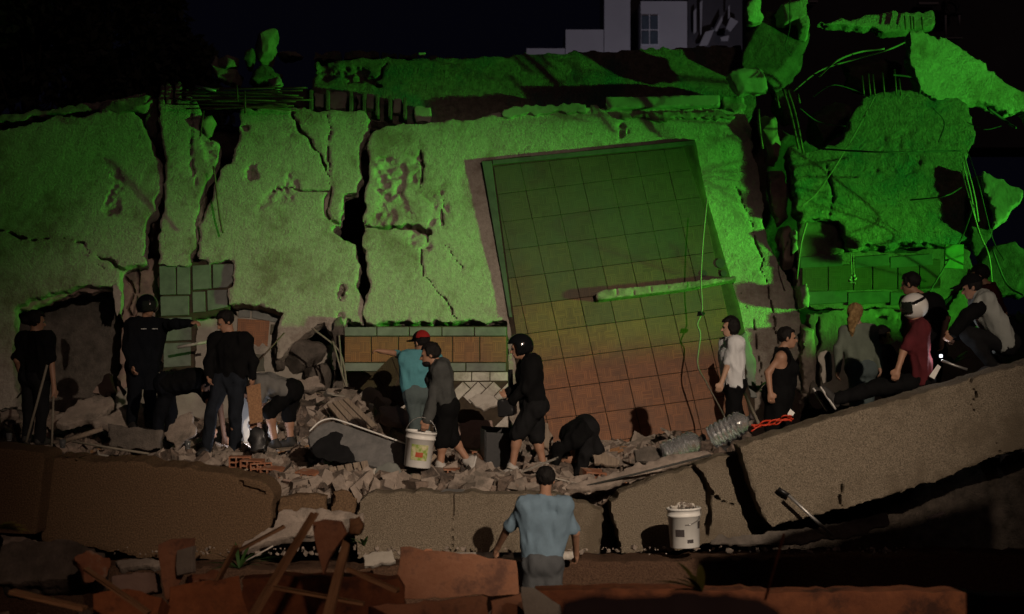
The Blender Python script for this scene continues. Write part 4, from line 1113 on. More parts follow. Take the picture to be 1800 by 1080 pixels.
# ================================================================== PEOPLE
class Field:
    """a sampled distance field of smoothly joined limbs"""
    def __init__(self, lo, hi, r):
        self.r = r
        self.lo = np.array(lo, dtype=np.float64)
        self.n = np.maximum(4, np.ceil((np.array(hi) - self.lo) / r).astype(int) + 1)
        self.ax = [(self.lo[i] + r * np.arange(self.n[i])).astype(np.float32) for i in range(3)]
        self.s = np.full(tuple(self.n), 0.25, dtype=np.float32)

    def _sl(self, lo, hi):
        sl = []
        for i in range(3):
            a = int(np.clip(math.floor((lo[i] - self.lo[i]) / self.r), 0, self.n[i]))
            b = int(np.clip(math.ceil((hi[i] - self.lo[i]) / self.r) + 1, 0, self.n[i]))
            if b <= a: return None, None
            sl.append(slice(a, b))
        g = np.meshgrid(*[self.ax[i][sl[i]] for i in range(3)], indexing='ij', sparse=True)
        return tuple(sl), g

    def join(self, sl, d, k):
        a = self.s[sl]
        if k <= 0:
            self.s[sl] = np.minimum(a, d); return
        h = np.clip(0.5 + 0.5 * (a - d) / k, 0, 1)
        self.s[sl] = a * (1 - h) + d * h - k * h * (1 - h)

    def cone(self, a, b, ra, rb, k=0.03):
        a = np.array(a, dtype=np.float32); b = np.array(b, dtype=np.float32)
        m = max(ra, rb) + k + 0.05
        sl, g = self._sl(np.minimum(a, b) - m, np.maximum(a, b) + m)
        if sl is None: return
        e = b - a; L = float(e @ e) + 1e-9
        p = [g[i] - a[i] for i in range(3)]
        t = np.clip((p[0] * e[0] + p[1] * e[1] + p[2] * e[2]) / L, 0, 1)
        d = np.sqrt((p[0] - t * e[0]) ** 2 + (p[1] - t * e[1]) ** 2 + (p[2] - t * e[2]) ** 2) - (ra + t * (rb - ra))
        self.join(sl, d, k)

    def ell(self, c, R, rad, k=0.02, noise=0, cuts=None):
        """R: columns are the local axes; rad: half sizes"""
        c = np.array(c, dtype=np.float32); rad = np.array(rad, dtype=np.float32)
        m = float(rad.max()) + k + 0.05
        sl, g = self._sl(c - m, c + m)
        if sl is None: return
        p = [g[i] - c[i] for i in range(3)]
        q = [p[0] * R[0][j] + p[1] * R[1][j] + p[2] * R[2][j] for j in range(3)]
        k0 = np.sqrt(sum((q[j] / rad[j]) ** 2 for j in range(3))) + 1e-6
        k1 = np.sqrt(sum((q[j] / rad[j] ** 2) ** 2 for j in range(3))) + 1e-6
        d = k0 * (k0 - 1) / k1
        if cuts: d = cuts(q, d)
        self.join(sl, d, k)

    def full(self):
        return np.meshgrid(*self.ax, indexing='ij', sparse=True)

    def cut_plane(self, p, n):
        """remove what lies beyond the plane on the side of n"""
        g = self.full()
        self.s = np.maximum(self.s, (g[0] - p[0]) * n[0] + (g[1] - p[1]) * n[1] + (g[2] - p[2]) * n[2])

    def wrinkle(self, amp, f, seed=0, stretch=(1, 1, 0.55)):
        m = np.abs(self.s) < 0.06
        g = np.broadcast_arrays(*self.full())
        x, y, z = g[0][m], g[1][m], g[2][m]
        w = 0.7 * fbm(x * f * stretch[0], y * f * stretch[1], z * f * stretch[2], 2, seed) + 1.3 * (np.abs(fbm(x * f * 1.2 + z * 2.2, y * f * 1.2, z * f * 0.35 - x * 3, 2, seed + 50)) - 0.3)
        self.s[m] += amp * w

    def mesh(self, name, mw_inv_loc):
        v, q = surface_nets(self.s, self.lo, (self.r,) * 3)
        return np_mesh(name, v - np.array(mw_inv_loc), q)


def cloth(name, c, c2=None, rough=0.9, bump=0.25):
    k = 0.94 if max(c) > 0.5 else (0.85 if max(c) > 0.09 else 0.6)
    return M(name, c, c2 or tuple(x * k for x in c), 6, rough, bump + 0.2, 70, 0.008, 0.12, c3=tuple(x * k * 0.95 + 0.002 for x in c), s3=4)


SKIN = [M('skin_tan', (0.36, 0.20, 0.13), (0.30, 0.16, 0.10), 9, 0.55, 0.1, 60, 0.003, 0.4),
        M('skin_brown', (0.25, 0.13, 0.08), (0.20, 0.10, 0.06), 9, 0.55, 0.1, 60, 0.003, 0.4),
        M('skin_light', (0.46, 0.29, 0.20), (0.40, 0.24, 0.16), 9, 0.55, 0.1, 60, 0.003, 0.4)]
HAIR = {'black': M('hair_black', (0.012, 0.010, 0.009), (0.005, 0.004, 0.004), 30, 0.7, 0.8, 60, 0.012, 0.2),
        'blonde': M('hair_blonde', (0.42, 0.27, 0.11), (0.20, 0.12, 0.045), 22, 0.6, 0.9, 50, 0.015, 0.3)}
CL = {}
for nm, c in dict(black=(0.006, 0.006, 0.0065), navy=(0.006, 0.007, 0.010), charcoal=(0.014, 0.014, 0.015), jeans=(0.018, 0.022, 0.03), grey=(0.17, 0.165, 0.155), lightgrey=(0.40, 0.42, 0.39), teal=(0.10, 0.30, 0.34),
                   hoodgrey=(0.075, 0.078, 0.075), blue=(0.16, 0.235, 0.30), white=(0.66, 0.67, 0.68), maroon=(0.10, 0.018, 0.022), sage=(0.17, 0.20, 0.155), slate=(0.10, 0.13, 0.13), bluebelt=(0.03, 0.07, 0.15),
                   denimgrey=(0.085, 0.09, 0.095), red=(0.30, 0.02, 0.018), darkred=(0.05, 0.007, 0.007)).items():
    CL[nm] = cloth('cloth_' + nm, c)
MAT['helmet_black'] = M('helmet_black', (0.008, 0.009, 0.010), (0.006, 0.006, 0.007), 3, 0.12, spec=0.7)
MAT['helmet_white'] = M('helmet_white', (0.62, 0.61, 0.58), (0.55, 0.54, 0.51), 3, 0.3, spec=0.5)
MAT['visor'] = M('visor', (0.02, 0.025, 0.02), None, 3, 0.06, spec=0.9)
MAT['reflective'] = M('reflective', (0.6, 0.6, 0.58), None, 5, 0.4)
MAT['eye'] = M('eye', (0.05, 0.035, 0.03), None, 5, 0.15, spec=0.6)
MAT['shoe_dark'] = M('shoe_dark', (0.03, 0.028, 0.026), None, 10, 0.7, 0.3, 60, 0.005)
MAT['shoe_pale'] = M('shoe_pale', (0.42, 0.40, 0.37), (0.30, 0.28, 0.26), 10, 0.7, 0.3, 60, 0.005)
MAT['sole'] = M('sole', (0.55, 0.53, 0.5), None, 10, 0.7)


def bvec(yaw, pitch=0, roll=0):
    """local frame (left, forward, up) as matrix columns; yaw 0 looks at the camera, 90 to the picture's right, -90 left, 180 away"""
    y, p = math.radians(yaw), math.radians(pitch)
    f = Vector((math.sin(y) * math.cos(p), -math.cos(y) * math.cos(p), -math.sin(p)))
    l = Vector((0, 0, 1)).cross(Vector((math.sin(y), -math.cos(y), 0))).normalized()
    u = l.cross(f) * -1
    u = f.cross(l)
    if u.z < 0 and abs(pitch) < 90: u = -u
    if roll:
        q = Matrix.Rotation(math.radians(roll), 3, f)
        l, u = q @ l, q @ u
    return l, f, u


def person(label, D, J, body, look, pitch=0, top='black', sleeve=1.0, bottom='black', plen=1.0, shoe='shoe_dark', skin=0, hair='short', hairc='black', hat=None,
           S=1.0, hood=False, loose=0.018, bloose=0.022, twist=None, lean_front=0.0, bust=0.0, eyes=True, hipw=0.095, shw=0.175, group=None, extras=None, roll=0, belly=0.0, sleeve2=None):
    """J: joints in photograph pixels with optional depth offset in metres: nk (base of neck), hd (head centre), pv (pelvis), eL eR hL hR (elbows, hands), kL kR aL aR (knees, ankles)"""
    def W(key, default_dd=0.0):
        j = J[key]
        return P(j[0], j[1], D + (j[2] if len(j) > 2 else default_dd))
    l, f, _ = bvec(body)
    l2, f2, _ = bvec(body if twist is None else twist)
    nk, pv, hd = W('nk'), W('pv'), W('hd')
    sp = (nk - pv).normalized()
    ddn, ddp = nk.y - D, pv.y - D
    fw = l.cross(sp).normalized()
    if fw.dot(f) < 0: fw = -fw
    sd = -0.055 * S
    shL, shR = nk + l * shw * S + sp * sd, nk - l * shw * S + sp * sd
    hpL, hpR = pv + l2 * hipw * S, pv - l2 * hipw * S
    eL, eR = W('eL', shL.y - D), W('eR', shR.y - D)
    hL, hR = W('hL', eL.y - D), W('hR', eR.y - D)
    kL, kR = W('kL', hpL.y - D), W('kR', hpR.y - D)
    aL, aR = W('aL', kL.y - D), W('aR', kR.y - D)
    HL, HF, HU = bvec(look, pitch, roll)
    Rh = [[HL[i], HF[i], HU[i]] for i in range(3)]
    def hp(x, y, z): return hd + (HL * x + HF * y + HU * z) * S
    chest = nk + (pv - nk) * 0.33 + fw * 0.02 * S
    waist = nk + (pv - nk) * 0.70 + fw * (0.01 + belly * .5) * S
    # feet
    def foot_dir(key, side_f):
        if key in J:
            j = J[key]; return None
    allp = [nk, pv, hd, shL, shR, hpL, hpR, eL, eR, hL, hR, kL, kR, aL, aR]
    lo = Vector([min(p[i] for p in allp) for i in range(3)]) - Vector((0.26,) * 3)
    hi = Vector([max(p[i] for p in allp) for i in range(3)]) + Vector((0.26,) * 3)
    base = Vector(((aL.x + aR.x) / 2, (aL.y + aR.y) / 2, min(aL.z, aR.z) - 0.08))
    root = empty('person', base)
    r = 0.0115
    B = Field(lo, hi, r)

    def torso(Fd, g, k):
        Fd.cone(shL, hpL + l2 * 0.01, 0.078 * S + g, (0.088 + belly * .3) * S + g, k)
        Fd.cone(shR, hpR - l2 * 0.01, 0.078 * S + g, (0.088 + belly * .3) * S + g, k)
        Fd.cone(shL, shR, 0.062 * S + g, 0.062 * S + g, k)
        Fd.cone(chest + l * 0.06 * S, chest - l * 0.06 * S, 0.108 * S + g, 0.108 * S + g, k)
        Fd.cone(chest, waist, 0.105 * S + g, (0.10 + belly) * S + g, k)
        Fd.cone(waist, pv, (0.10 + belly) * S + g, 0.11 * S + g, k)
        Fd.cone(nk + sp * 0.03 * S, shL, 0.05 * S + g * .6, 0.066 * S + g, k)
        Fd.cone(nk + sp * 0.03 * S, shR, 0.05 * S + g * .6, 0.066 * S + g, k)
        if bust:
            for sgn in (1, -1):
                c = chest + fw * 0.085 * S + l * 0.07 * sgn * S - sp * 0.02 * S
                Fd.cone(c, c + fw * 0.015, bust + g * .5, bust + g * .5, k)

    def legs(Fd, g, frac, k):
        for h_, kn, an in ((hpL, kL, aL), (hpR, kR, aR)):
            f1 = min(1.0, frac * 2); f2 = max(0.0, frac * 2 - 1)
            e1 = h_ + (kn - h_) * f1
            Fd.cone(h_, e1, 0.088 * S + g, (0.088 - 0.028 * f1) * S + g, k)
            if f2 > 0:
                e2 = kn + (an - kn) * f2
                cf = kn + (an - kn) * 0.3
                Fd.cone(kn, e2, 0.056 * S + g, (0.056 - 0.016 * f2) * S + g, k)
                if frac >= 0.9 and g < 0.005: Fd.cone(kn, cf, 0.055 * S, 0.058 * S, k)
        Fd.cone(hpL, hpR, 0.10 * S + g, 0.10 * S + g, k)
        Fd.cone(hpL - fw * 0.035, hpR - fw * 0.035, 0.095 * S + g, 0.095 * S + g, k)

    def arms(Fd, g, frac, k):
        for s_, e_, h_ in ((shL, eL, hL), (shR, eR, hR)):
            f1 = min(1.0, frac * 2); f2 = max(0.0, frac * 2 - 1)
            Fd.cone(s_, s_ + (e_ - s_) * f1, 0.056 * S + g, (0.056 - 0.014 * f1) * S + g, k)
            if f2 > 0:
                Fd.cone(e_, e_ + (h_ - e_) * f2, 0.044 * S + g, (0.044 - 0.015 * f2) * S + g, k)

    torso(B, -0.014, 0.04); legs(B, -0.014 if plen > 0.9 else -0.004, 1.0, 0.03); arms(B, -0.002, 1.0, 0.02)
    # neck and head
    B.cone(nk - sp * 0.02, hp(0, -0.015, -0.06), 0.058 * S, 0.052 * S, 0.03)
    B.ell(hp(0, -0.012, 0.03), Rh, [x * S for x in (0.075, 0.094, 0.093)], 0.015)
    B.ell(hp(0, 0.022, -0.035), Rh, [x * S for x in (0.057, 0.070, 0.080)], 0.02)
    B.ell(hp(0, 0.052, -0.088), Rh, [x * S for x in (0.036, 0.034, 0.026)], 0.02)
    B.cone(hp(0, 0.084, 0.004), hp(0, 0.108, -0.032), 0.010 * S, 0.016 * S, 0.010)
    B.cone(hp(-0.03, 0.078, 0.024), hp(0.03, 0.078, 0.024), 0.014 * S, 0.014 * S, 0.012)
    B.cone(hp(-0.018, 0.082, -0.062), hp(0.018, 0.082, -0.062), 0.011 * S, 0.011 * S, 0.008)
    for sg in (1, -1):
        B.ell(hp(0.076 * sg, -0.008, -0.004), Rh, [x * S for x in (0.013, 0.020, 0.033)], 0.006)
    # hands: palm and five bent fingers
    for e_, h_, sg in ((eL, hL, 1), (eR, hR, -1)):
        d = (h_ - e_).normalized()
        side = f.cross(d)
        side = side.normalized() if side.length > 0.15 else l.copy()
        thumb = d.cross(side).normalized()
        if thumb.dot(f) < 0: thumb = -thumb
        wide = thumb; curl = (d.cross(wide)).normalized()
        if curl.dot(pv - h_) < 0: curl = -curl
        B.cone(h_ - d * 0.02, h_ + d * 0.05 * S, 0.028 * S, 0.026 * S, 0.015)
        B.cone(h_ + d * 0.03 + wide * 0.022, h_ + d * 0.065 + wide * 0.026, 0.018, 0.017, 0.012)
        B.cone(h_ + d * 0.03 - wide * 0.022, h_ + d * 0.065 - wide * 0.026, 0.018, 0.016, 0.012)
        for i, ln in enumerate((0.072, 0.082, 0.076, 0.058)):
            b0 = h_ + d * 0.065 * S + wide * (0.033 - 0.022 * i) * S
            b1 = b0 + (d * 0.9 + curl * 0.3) * ln * 0.5 * S
            b2 = b1 + (d * 0.45 + curl * 0.8) * ln * 0.5 * S
            B.cone(b0, b1, 0.0115, 0.0105, 0.004); B.cone(b1, b2, 0.0105, 0.0095, 0.004)
        t0 = h_ + d * 0.015 + wide * 0.028 * S
        t1 = t0 + (wide * 0.75 + d * 0.6) * 0.035 * S; t2 = t1 + (d * 0.9 + curl * 0.3) * 0.03 * S
        B.cone(t0, t1, 0.014, 0.0125, 0.008); B.cone(t1, t2, 0.012, 0.0105, 0.004)
    bo = add('body', B.mesh('body', base), SKIN[skin], root, Matrix.Translation(base))
    if eyes:
        for sg in (1, -1):
            bm = bmesh.new(); bmesh.ops.create_icosphere(bm, subdivisions=2, radius=0.013 * S)
            me = bpy.data.meshes.new('eye'); bm.to_mesh(me); bm.free()
            add('eye', me, MAT['eye'], root, Matrix.Translation(hp(0.031 * sg, 0.079, 0.004)))
    # shirt
    sd_ = abs(hash(label)) % 1000 if False else (len(label) * 37 + int(D * 100)) % 997
    rc = 0.0135
    T = Field(lo, hi, rc)
    torso(T, loose, 0.05)
    if hood:
        T.cone(nk + l * 0.075 - fw * 0.05 + sp * 0.02, nk - l * 0.075 - fw * 0.05 + sp * 0.02, 0.05, 0.05, 0.03)
        T.cone(nk - fw * 0.075 + sp * 0.0, nk - fw * 0.09 - sp * 0.08, 0.055, 0.045, 0.03)
        T.cone(nk + l * 0.06 + fw * 0.05, nk - l * 0.06 + fw * 0.05, 0.035, 0.035, 0.03)
    hem = pv - sp * 0.03 * S
    T.cut_plane(hem, -sp)
    T.cut_plane(nk + sp * (0.055 if not hood else 0.09) * S, sp)
    if sleeve > 0: arms(T, loose * 0.9, sleeve, 0.035)
    T.wrinkle(min(0.019, loose * 0.8), 9, sd_)
    if sleeve == 0:
        for q_ in (shL + l * 0.05, shR - l * 0.05):
            g = T.full(); T.s = np.maximum(T.s, 0.128 * S - np.sqrt((g[0] - q_.x) ** 2 + (g[1] - q_.y) ** 2 + (g[2] - q_.z) ** 2))
    if sleeve2:
        T2 = Field(lo, hi, rc); arms(T2, loose * 0.9 + 0.004, 1.0, 0.035); T2.wrinkle(0.012, 9, sd_ + 1)
        add('sleeves', T2.mesh('sleeves', base), CL[sleeve2], root, Matrix.Translation(base))
    add('shirt', T.mesh('shirt', base), CL[top], root, Matrix.Translation(base))
    # trousers
    G = Field(lo, hi, rc)
    legs(G, bloose, plen, 0.03)
    G.cone(pv, waist, 0.115 * S + bloose * .5, 0.105 * S + bloose * .3, 0.04)
    G.wrinkle(min(0.016, bloose * 0.7), 9, sd_ + 7)
    add('trousers' if plen > 0.7 else 'shorts', G.mesh('trousers', base), CL[bottom], root, Matrix.Translation(base))
    # shoes
    for an, kn, key in ((aL, kL, 'tL'), (aR, kR, 'tR')):
        if key in J:
            td = (W(key, an.y - D) - an); td = td.normalized()
        else:
            td = f2.copy()
        sh = Field(an - Vector((0.32,) * 3), an + Vector((0.32,) * 3), 0.0105)
        dn = (an - kn).normalized()
        dn = (dn - td * dn.dot(td)).normalized()
        sd2 = td.cross(dn)
        sole = an + dn * 0.055 * S
        sh.cone(an - dn * 0.03, an + dn * 0.02, 0.047 * S, 0.046 * S, 0.02)
        sh.cone(an + dn * 0.03 - td * 0.035, an + dn * 0.035 + td * 0.10 * S, 0.045 * S, 0.045 * S, 0.03)
        sh.cone(an + dn * 0.04 + td * 0.08 * S, an + dn * 0.045 + td * 0.17 * S, 0.046 * S, 0.036 * S, 0.03)
        sh.cut_plane(sole + dn * 0.02, dn)
        so = add('shoe', sh.mesh('shoe', base), MAT[shoe], root, Matrix.Translation(base))
        if shoe == 'shoe_pale' or 'sole' in J:
            s3 = Field(an - Vector((0.32,) * 3), an + Vector((0.32,) * 3), 0.0105)
            s3.cone(sole - td * 0.035, sole + td * 0.17 * S, 0.052 * S, 0.042 * S, 0.03)
            s3.cut_plane(sole + dn * 0.022, dn); s3.cut_plane(sole - dn * 0.002, -dn)
            add('sole', s3.mesh('sole', base), MAT['sole'], so, Matrix.Translation(base))
    # hair and headgear
    hlo, hhi = hd - Vector((0.42,) * 3), hd + Vector((0.36,) * 3)
    if hair:
        Hf = Field(hlo, hhi, 0.0105)
        big = 1.0 if hair in ('short', 'crop', 'beard') else 1.08
        if hair == 'crop': big = 0.95
        def face_cut(q, d):
            x, y, z = q
            c = np.maximum(0.050 * S - y, z - 0.030 * S)        # face opening
            d = np.maximum(d, -c)
            c = np.maximum(0.012 * S - y, z + 0.055 * S)        # in front of the ears
            d = np.maximum(d, -c)
            if hair in ('short', 'crop', 'beard', 'tail', 'bun'):
                d = np.maximum(d, -(z + (0.095 if hair != 'crop' else 0.08) * S))
            return d
        Hf.ell(hp(0, -0.016, 0.040), Rh, [x * S * big for x in (0.092, 0.112, 0.102)], 0, cuts=face_cut)
        if hair == 'bowl':
            Hf.ell(hp(0, -0.02, -0.01), Rh, [x * S for x in (0.098, 0.105, 0.105)], 0.03, cuts=lambda q, d: np.maximum(d, q[1] - 0.03))
        if hair == 'tail':
            t0 = hp(0, -0.115, 0.03); t1 = hp(0.01, -0.15, -0.06); t2 = hp(0.015, -0.12, -0.20); t3 = hp(0.01, -0.10, -0.27)
            Hf.cone(t0, t1, 0.032, 0.042, 0.02); Hf.cone(t1, t2, 0.042, 0.034, 0.02); Hf.cone(t2, t3, 0.034, 0.012, 0.02)
            Hf.cone(hp(-0.05, -0.07, -0.06), hp(0, -0.10, -0.18), 0.03, 0.02, 0.03); Hf.cone(hp(0.05, -0.07, -0.06), hp(0.02, -0.10, -0.18), 0.03, 0.02, 0.03)
        if hair == 'bun':
            Hf.ell(hp(0, -0.13, 0.01), Rh, (0.06, 0.055, 0.055), 0.02)
        Hf.wrinkle(0.010, 28, sd_ + 3, (1, 1, 0.6))
        if hair == 'beard':
            Hf.ell(hp(0, 0.045, -0.085), Rh, (0.060, 0.058, 0.045), 0.01, cuts=lambda q, d: np.maximum(d, q[2] - 0.02))
        add('hair', Hf.mesh('hair', base), HAIR[hairc], root, Matrix.Translation(base))
    if hat:
        kind, hm = hat[0], hat[1]
        Hf = Field(hlo, hhi, 0.0105)
        if kind == 'cap':
            Hf.ell(hp(0, -0.012, 0.045), Rh, [x * S for x in (0.101, 0.120, 0.108)], 0, cuts=lambda q, d: np.maximum(d, -(q[2] - 0.000)))
            Hf.ell(hp(0, 0.145, 0.046), Rh, [x * S for x in (0.085, 0.085, 0.012)], 0.012)
            ho = add('cap', Hf.mesh('cap', base), hm, root, Matrix.Translation(base))
            if len(hat) > 2:
                H2 = Field(hlo, hhi, 0.0105)
                H2.ell(hp(0, -0.012, 0.048), Rh, [x * S for x in (0.104, 0.123, 0.110)], 0, cuts=lambda q, d: np.maximum(np.maximum(d, -(q[2] - 0.005)), q[1] + 0.01))
                add('cap_panel', H2.mesh('cap_panel', base), hat[2], ho, Matrix.Translation(base))
        else:
            def open_cut(q, d):
                x, y, z = q
                c = np.maximum(np.maximum(0.055 * S - y, z - 0.045 * S), -(z + (0.085 if kind == 'full' else 0.30) * S))
                d = np.maximum(d, -c)
                inner = np.sqrt((x / (0.095 * S)) ** 2 + (y / (0.115 * S)) ** 2 + (z / (0.118 * S)) ** 2)
                d = np.maximum(d, -(inner - 1) * 0.1 * S)
                return np.maximum(d, -(z + (0.125 if kind == 'full' else 0.09) * S))
            Hf.ell(hp(0, -0.008, 0.02), Rh, [x * S for x in (0.128, 0.150, 0.142)], 0, cuts=open_cut)
            ho = add('helmet', Hf.mesh('helmet', base), hm, root, Matrix.Translation(base))
            if kind in ('full', 'visor'):
                H2 = Field(hlo, hhi, 0.0095)
                def vis(q, d):
                    x, y, z = q
                    d = np.maximum(d, 0.045 * S - y)
                    d = np.maximum(d, z - 0.06 * S); d = np.maximum(d, -(z + 0.07 * S))
                    inner = np.sqrt((x / (0.118 * S)) ** 2 + (y / (0.140 * S)) ** 2 + (z / (0.135 * S)) ** 2)
                    return np.maximum(d, -(inner - 1) * 0.11 * S)
                H2.ell(hp(0, -0.008, 0.018), Rh, [x * S for x in (0.131, 0.153, 0.146)], 0, cuts=vis)
                add('visor', H2.mesh('visor', base), MAT['visor'], ho, Matrix.Translation(base))
            if len(hat) > 2:
                H2 = Field(hlo, hhi, 0.0095)
                H2.ell(hp(0, -0.008, 0.02), Rh, [x * S for x in (0.130, 0.152, 0.144)], 0, cuts=lambda q, d: np.maximum(np.maximum(d, np.abs(q[2] - 0.045 + q[1] * .35) - 0.02), q[1] - 0.06))
                add('stripe', H2.mesh('stripe', base), hat[2], ho, Matrix.Translation(base))
    tag(root, label, 'person', group)
    root['_frame'] = 0
    del root['_frame']
    return root, dict(hL=hL, hR=hR, nk=nk, pv=pv, sp=sp, f=f, fw=fw, l=l, base=base, hp=hp, chest=chest, HF=HF, HL=HL, HU=HU)


GW = 'people working on the rubble'
person('person in loose black tee with tied-back hair, alone by the black opening', 22.8,
       dict(hd=(64, 566), nk=(62, 590), pv=(62, 664), eL=(30, 634, -0.05), hL=(38, 664, .1), eR=(90, 634, -.1), hR=(95, 684, -.15), kL=(52, 718), kR=(74, 720), aL=(48, 768), aR=(70, 772)),
       150, 115, 5, 'black', 0.42, 'charcoal', 1.0, hair='bun', loose=0.035, group=GW)
pr, K = person('officer in black uniform and visored helmet pointing with an outstretched arm', 23.2,
       dict(hd=(259, 540), nk=(258, 565), pv=(250, 645), eL=(310, 570, -.15), hL=(337, 568, -.25), eR=(224, 615, -.1), hR=(232, 645, -.2), kL=(264, 696), kR=(236, 698), aL=(262, 742), aR=(232, 744)),
       25, 50, 0, 'navy', 1.0, 'navy', 1.0, hair=None, hat=('visor', MAT['helmet_black']), loose=0.022, group=GW)
for sg in (1, -1):
    c = K['chest'] + K['sp'] * 0.10 + K['l'] * 0.07 * sg
    rod('reflective_strip', [c + K['fw'] * 0.135 + K['l'] * -0.035, c + K['fw'] * 0.14 + K['l'] * 0.035], 0.006, MAT['reflective'], pr)
person('person in dark clothes bent double, back arched, reaching to the ground beside the officer', 22.3,
       dict(hd=(362, 676, -.1), nk=(350, 664), pv=(292, 676), eL=(368, 708, -.15), hL=(372, 752, -.2), eR=(386, 712, .1), hR=(394, 768, .1), kL=(282, 726, -.12), kR=(300, 724, .1), aL=(272, 778, -.1), aR=(300, 776, .1)),
       90, 90, 65, 'black', 0.4, 'navy', 1.0, hair='short', loose=0.03, group=GW)
person('man in black jacket and jeans standing, looking down over his shoulder', 21.9,
       dict(hd=(396, 566), nk=(404, 592), pv=(402, 668), eL=(445, 634, -.05), hL=(444, 664, -.05), eR=(368, 636, -.1), hR=(368, 662, -.2), kL=(414, 734, -.1), kR=(372, 728, -.15), aL=(412, 798, -.1), aR=(362, 790, -.1)),
       -15, -60, 25, 'black', 1.0, 'jeans', 1.0, hair='short', loose=0.022, group=GW, skin=0)
person('person in light grey shirt and black shorts bent over beside the wooden plank', 22.2,
       dict(hd=(440, 690, .1), nk=(458, 670, .1), pv=(512, 688), eL=(452, 706, -.2), hL=(447, 738, -.25), eR=(462, 706, .3), hR=(456, 742, .3), kL=(474, 724, -.12), kR=(508, 730, .1), aL=(484, 780, -.1), aR=(511, 776, .1)),
       -90, -90, 60, 'grey', 0.4, 'black', 0.55, hair='short', loose=0.03, group=GW)
person('person in turquoise tee and black and red cap, arm stretched out at shoulder height', 22.8,
       dict(hd=(740, 603), nk=(738, 624), pv=(738, 692), eL=(698, 622, .05), hL=(672, 618, .05), eR=(764, 656, .1), hR=(756, 680, .2), kL=(730, 738), kR=(744, 738), aL=(728, 786), aR=(746, 786)),
       -160, -135, 8, 'teal', 0.42, 'slate', 1.0, hair='short', hat=('cap', CL['black'], CL['red']), loose=0.026, group=GW, skin=0)
_, K7 = person('bearded man in grey hooded top and black shorts walking with a white bucket', 20.6,
       dict(hd=(756, 624), nk=(772, 643), pv=(782, 716), eL=(766, 688, -.2), hL=(751, 738, -.3), eR=(778, 690, .25), hR=(768, 730, .25), kL=(778, 772, -.1), kR=(794, 768, .1), aL=(774, 820, -.1), aR=(824, 812, .1), tL=(752, 828, -.1), tR=(818, 838, .1)),
       -85, -88, 8, 'hoodgrey', 1.0, 'black', 0.56, 'shoe_pale', hair='beard', loose=0.028, bloose=0.035, hood=True, group=GW, skin=0)
_, K8 = person('rescuer in black helmet and hooded jacket carrying a dark box', 20.8,
       dict(hd=(914, 612), nk=(930, 636), pv=(938, 714), eL=(924, 684, -.2), hL=(902, 704, -.15), eR=(926, 680, .2), hR=(896, 690, .15), kL=(910, 764, -.1), kR=(944, 770, .1), aL=(900, 824, -.1), aR=(956, 820, .1), tL=(876, 832, -.1), tR=(936, 832, .1)),
       -85, -85, 10, 'black', 1.0, 'charcoal', 0.5, 'shoe_pale', hair=None, hat=('open', MAT['helmet_black']), loose=0.034, bloose=0.035, hood=True, group=GW, skin=0)
person('person in black bent far forward, hands down in the rubble below the parquet panel', 21.0,
       dict(hd=(994, 800, .1), nk=(1000, 776), pv=(1030, 750), eL=(982, 790, -.2), hL=(978, 818, -.2), eR=(1002, 796, .25), hR=(994, 826, .3), kL=(1030, 798, -.15), kR=(1050, 792, .15), aL=(1018, 838, -.12), aR=(1058, 826, .15)),
       -80, -80, 80, 'black', 1.0, 'charcoal', 1.0, hair='short', loose=0.028, group=GW)
person('man in sweat-stained blue tee seen from behind, leaning on the floor edge', 17.4,
       dict(hd=(959, 845), nk=(957, 880), pv=(954, 990), eL=(893, 928, .1), hL=(874, 964, .35), eR=(1011, 936, .05), hR=(1013, 974, .25), kL=(938, 1085, .0), kR=(972, 1085, .0), aL=(936, 1172), aR=(974, 1172)),
       180, 180, 10, 'blue', 0.45, 'denimgrey', 0.6, hair='short', loose=0.021, bloose=0.03, shw=0.17, hipw=0.075, eyes=False, S=0.98, skin=0)
person('boy in white tee and black trousers facing the parquet panel', 22.0,
       dict(hd=(1283, 576), nk=(1287, 598), pv=(1288, 676), eL=(1279, 642, -.18), hL=(1268, 674, -.2), eR=(1290, 644, .2), hR=(1276, 676, .2), kL=(1288, 730), kR=(1296, 730), aL=(1286, 785), aR=(1296, 785)),
       -80, -85, 3, 'white', 0.42, 'black', 1.0, hair='bowl', loose=0.03, S=0.93, group=GW, skin=2)
person('woman in black tank top with cropped hair standing side-on, facing the rescuers', 21.4,
       dict(hd=(1384, 595), nk=(1374, 620), pv=(1370, 692), eL=(1378, 660, .3), hL=(1384, 692, .3), eR=(1350, 656, -.2), hR=(1354, 690, -.25), kL=(1374, 742, .1), kR=(1362, 742, -.1), aL=(1376, 800), aR=(1360, 800)),
       80, 88, 0, 'black', 0, 'black', 0.6, hair='crop', loose=0.022, bloose=0.06, bust=0.075, belly=0.03, group=GW, skin=0)
person('blonde woman with a ponytail in a pale green long-sleeved top, back turned', 22.3,
       dict(hd=(1504, 553), nk=(1508, 576), pv=(1516, 648), eL=(1474, 612, -.05), hL=(1472, 652, -.1), eR=(1540, 612, -.05), hR=(1546, 646, -.12), kL=(1506, 706), kR=(1524, 706), aL=(1504, 762), aR=(1524, 762)),
       175, 150, 0, 'sage', 1.0, 'slate', 1.0, hair='tail', hairc='blonde', loose=0.016, group=GW, skin=2, shw=0.15, S=0.94)
person('dark-haired person in grey half hidden beside the blonde woman, face in profile', 22.9,
       dict(hd=(1552, 592), nk=(1556, 614), pv=(1566, 684), eL=(1570, 650, .15), hL=(1584, 672, .1), eR=(1562, 650, -.15), hR=(1580, 676, -.15), kL=(1576, 724, .1), kR=(1574, 724, -.1), aL=(1570, 770), aR=(1566, 770)),
       80, 85, 5, 'hoodgrey', 0.5, 'black', 1.0, hair='short', loose=0.024, group=GW, skin=1)
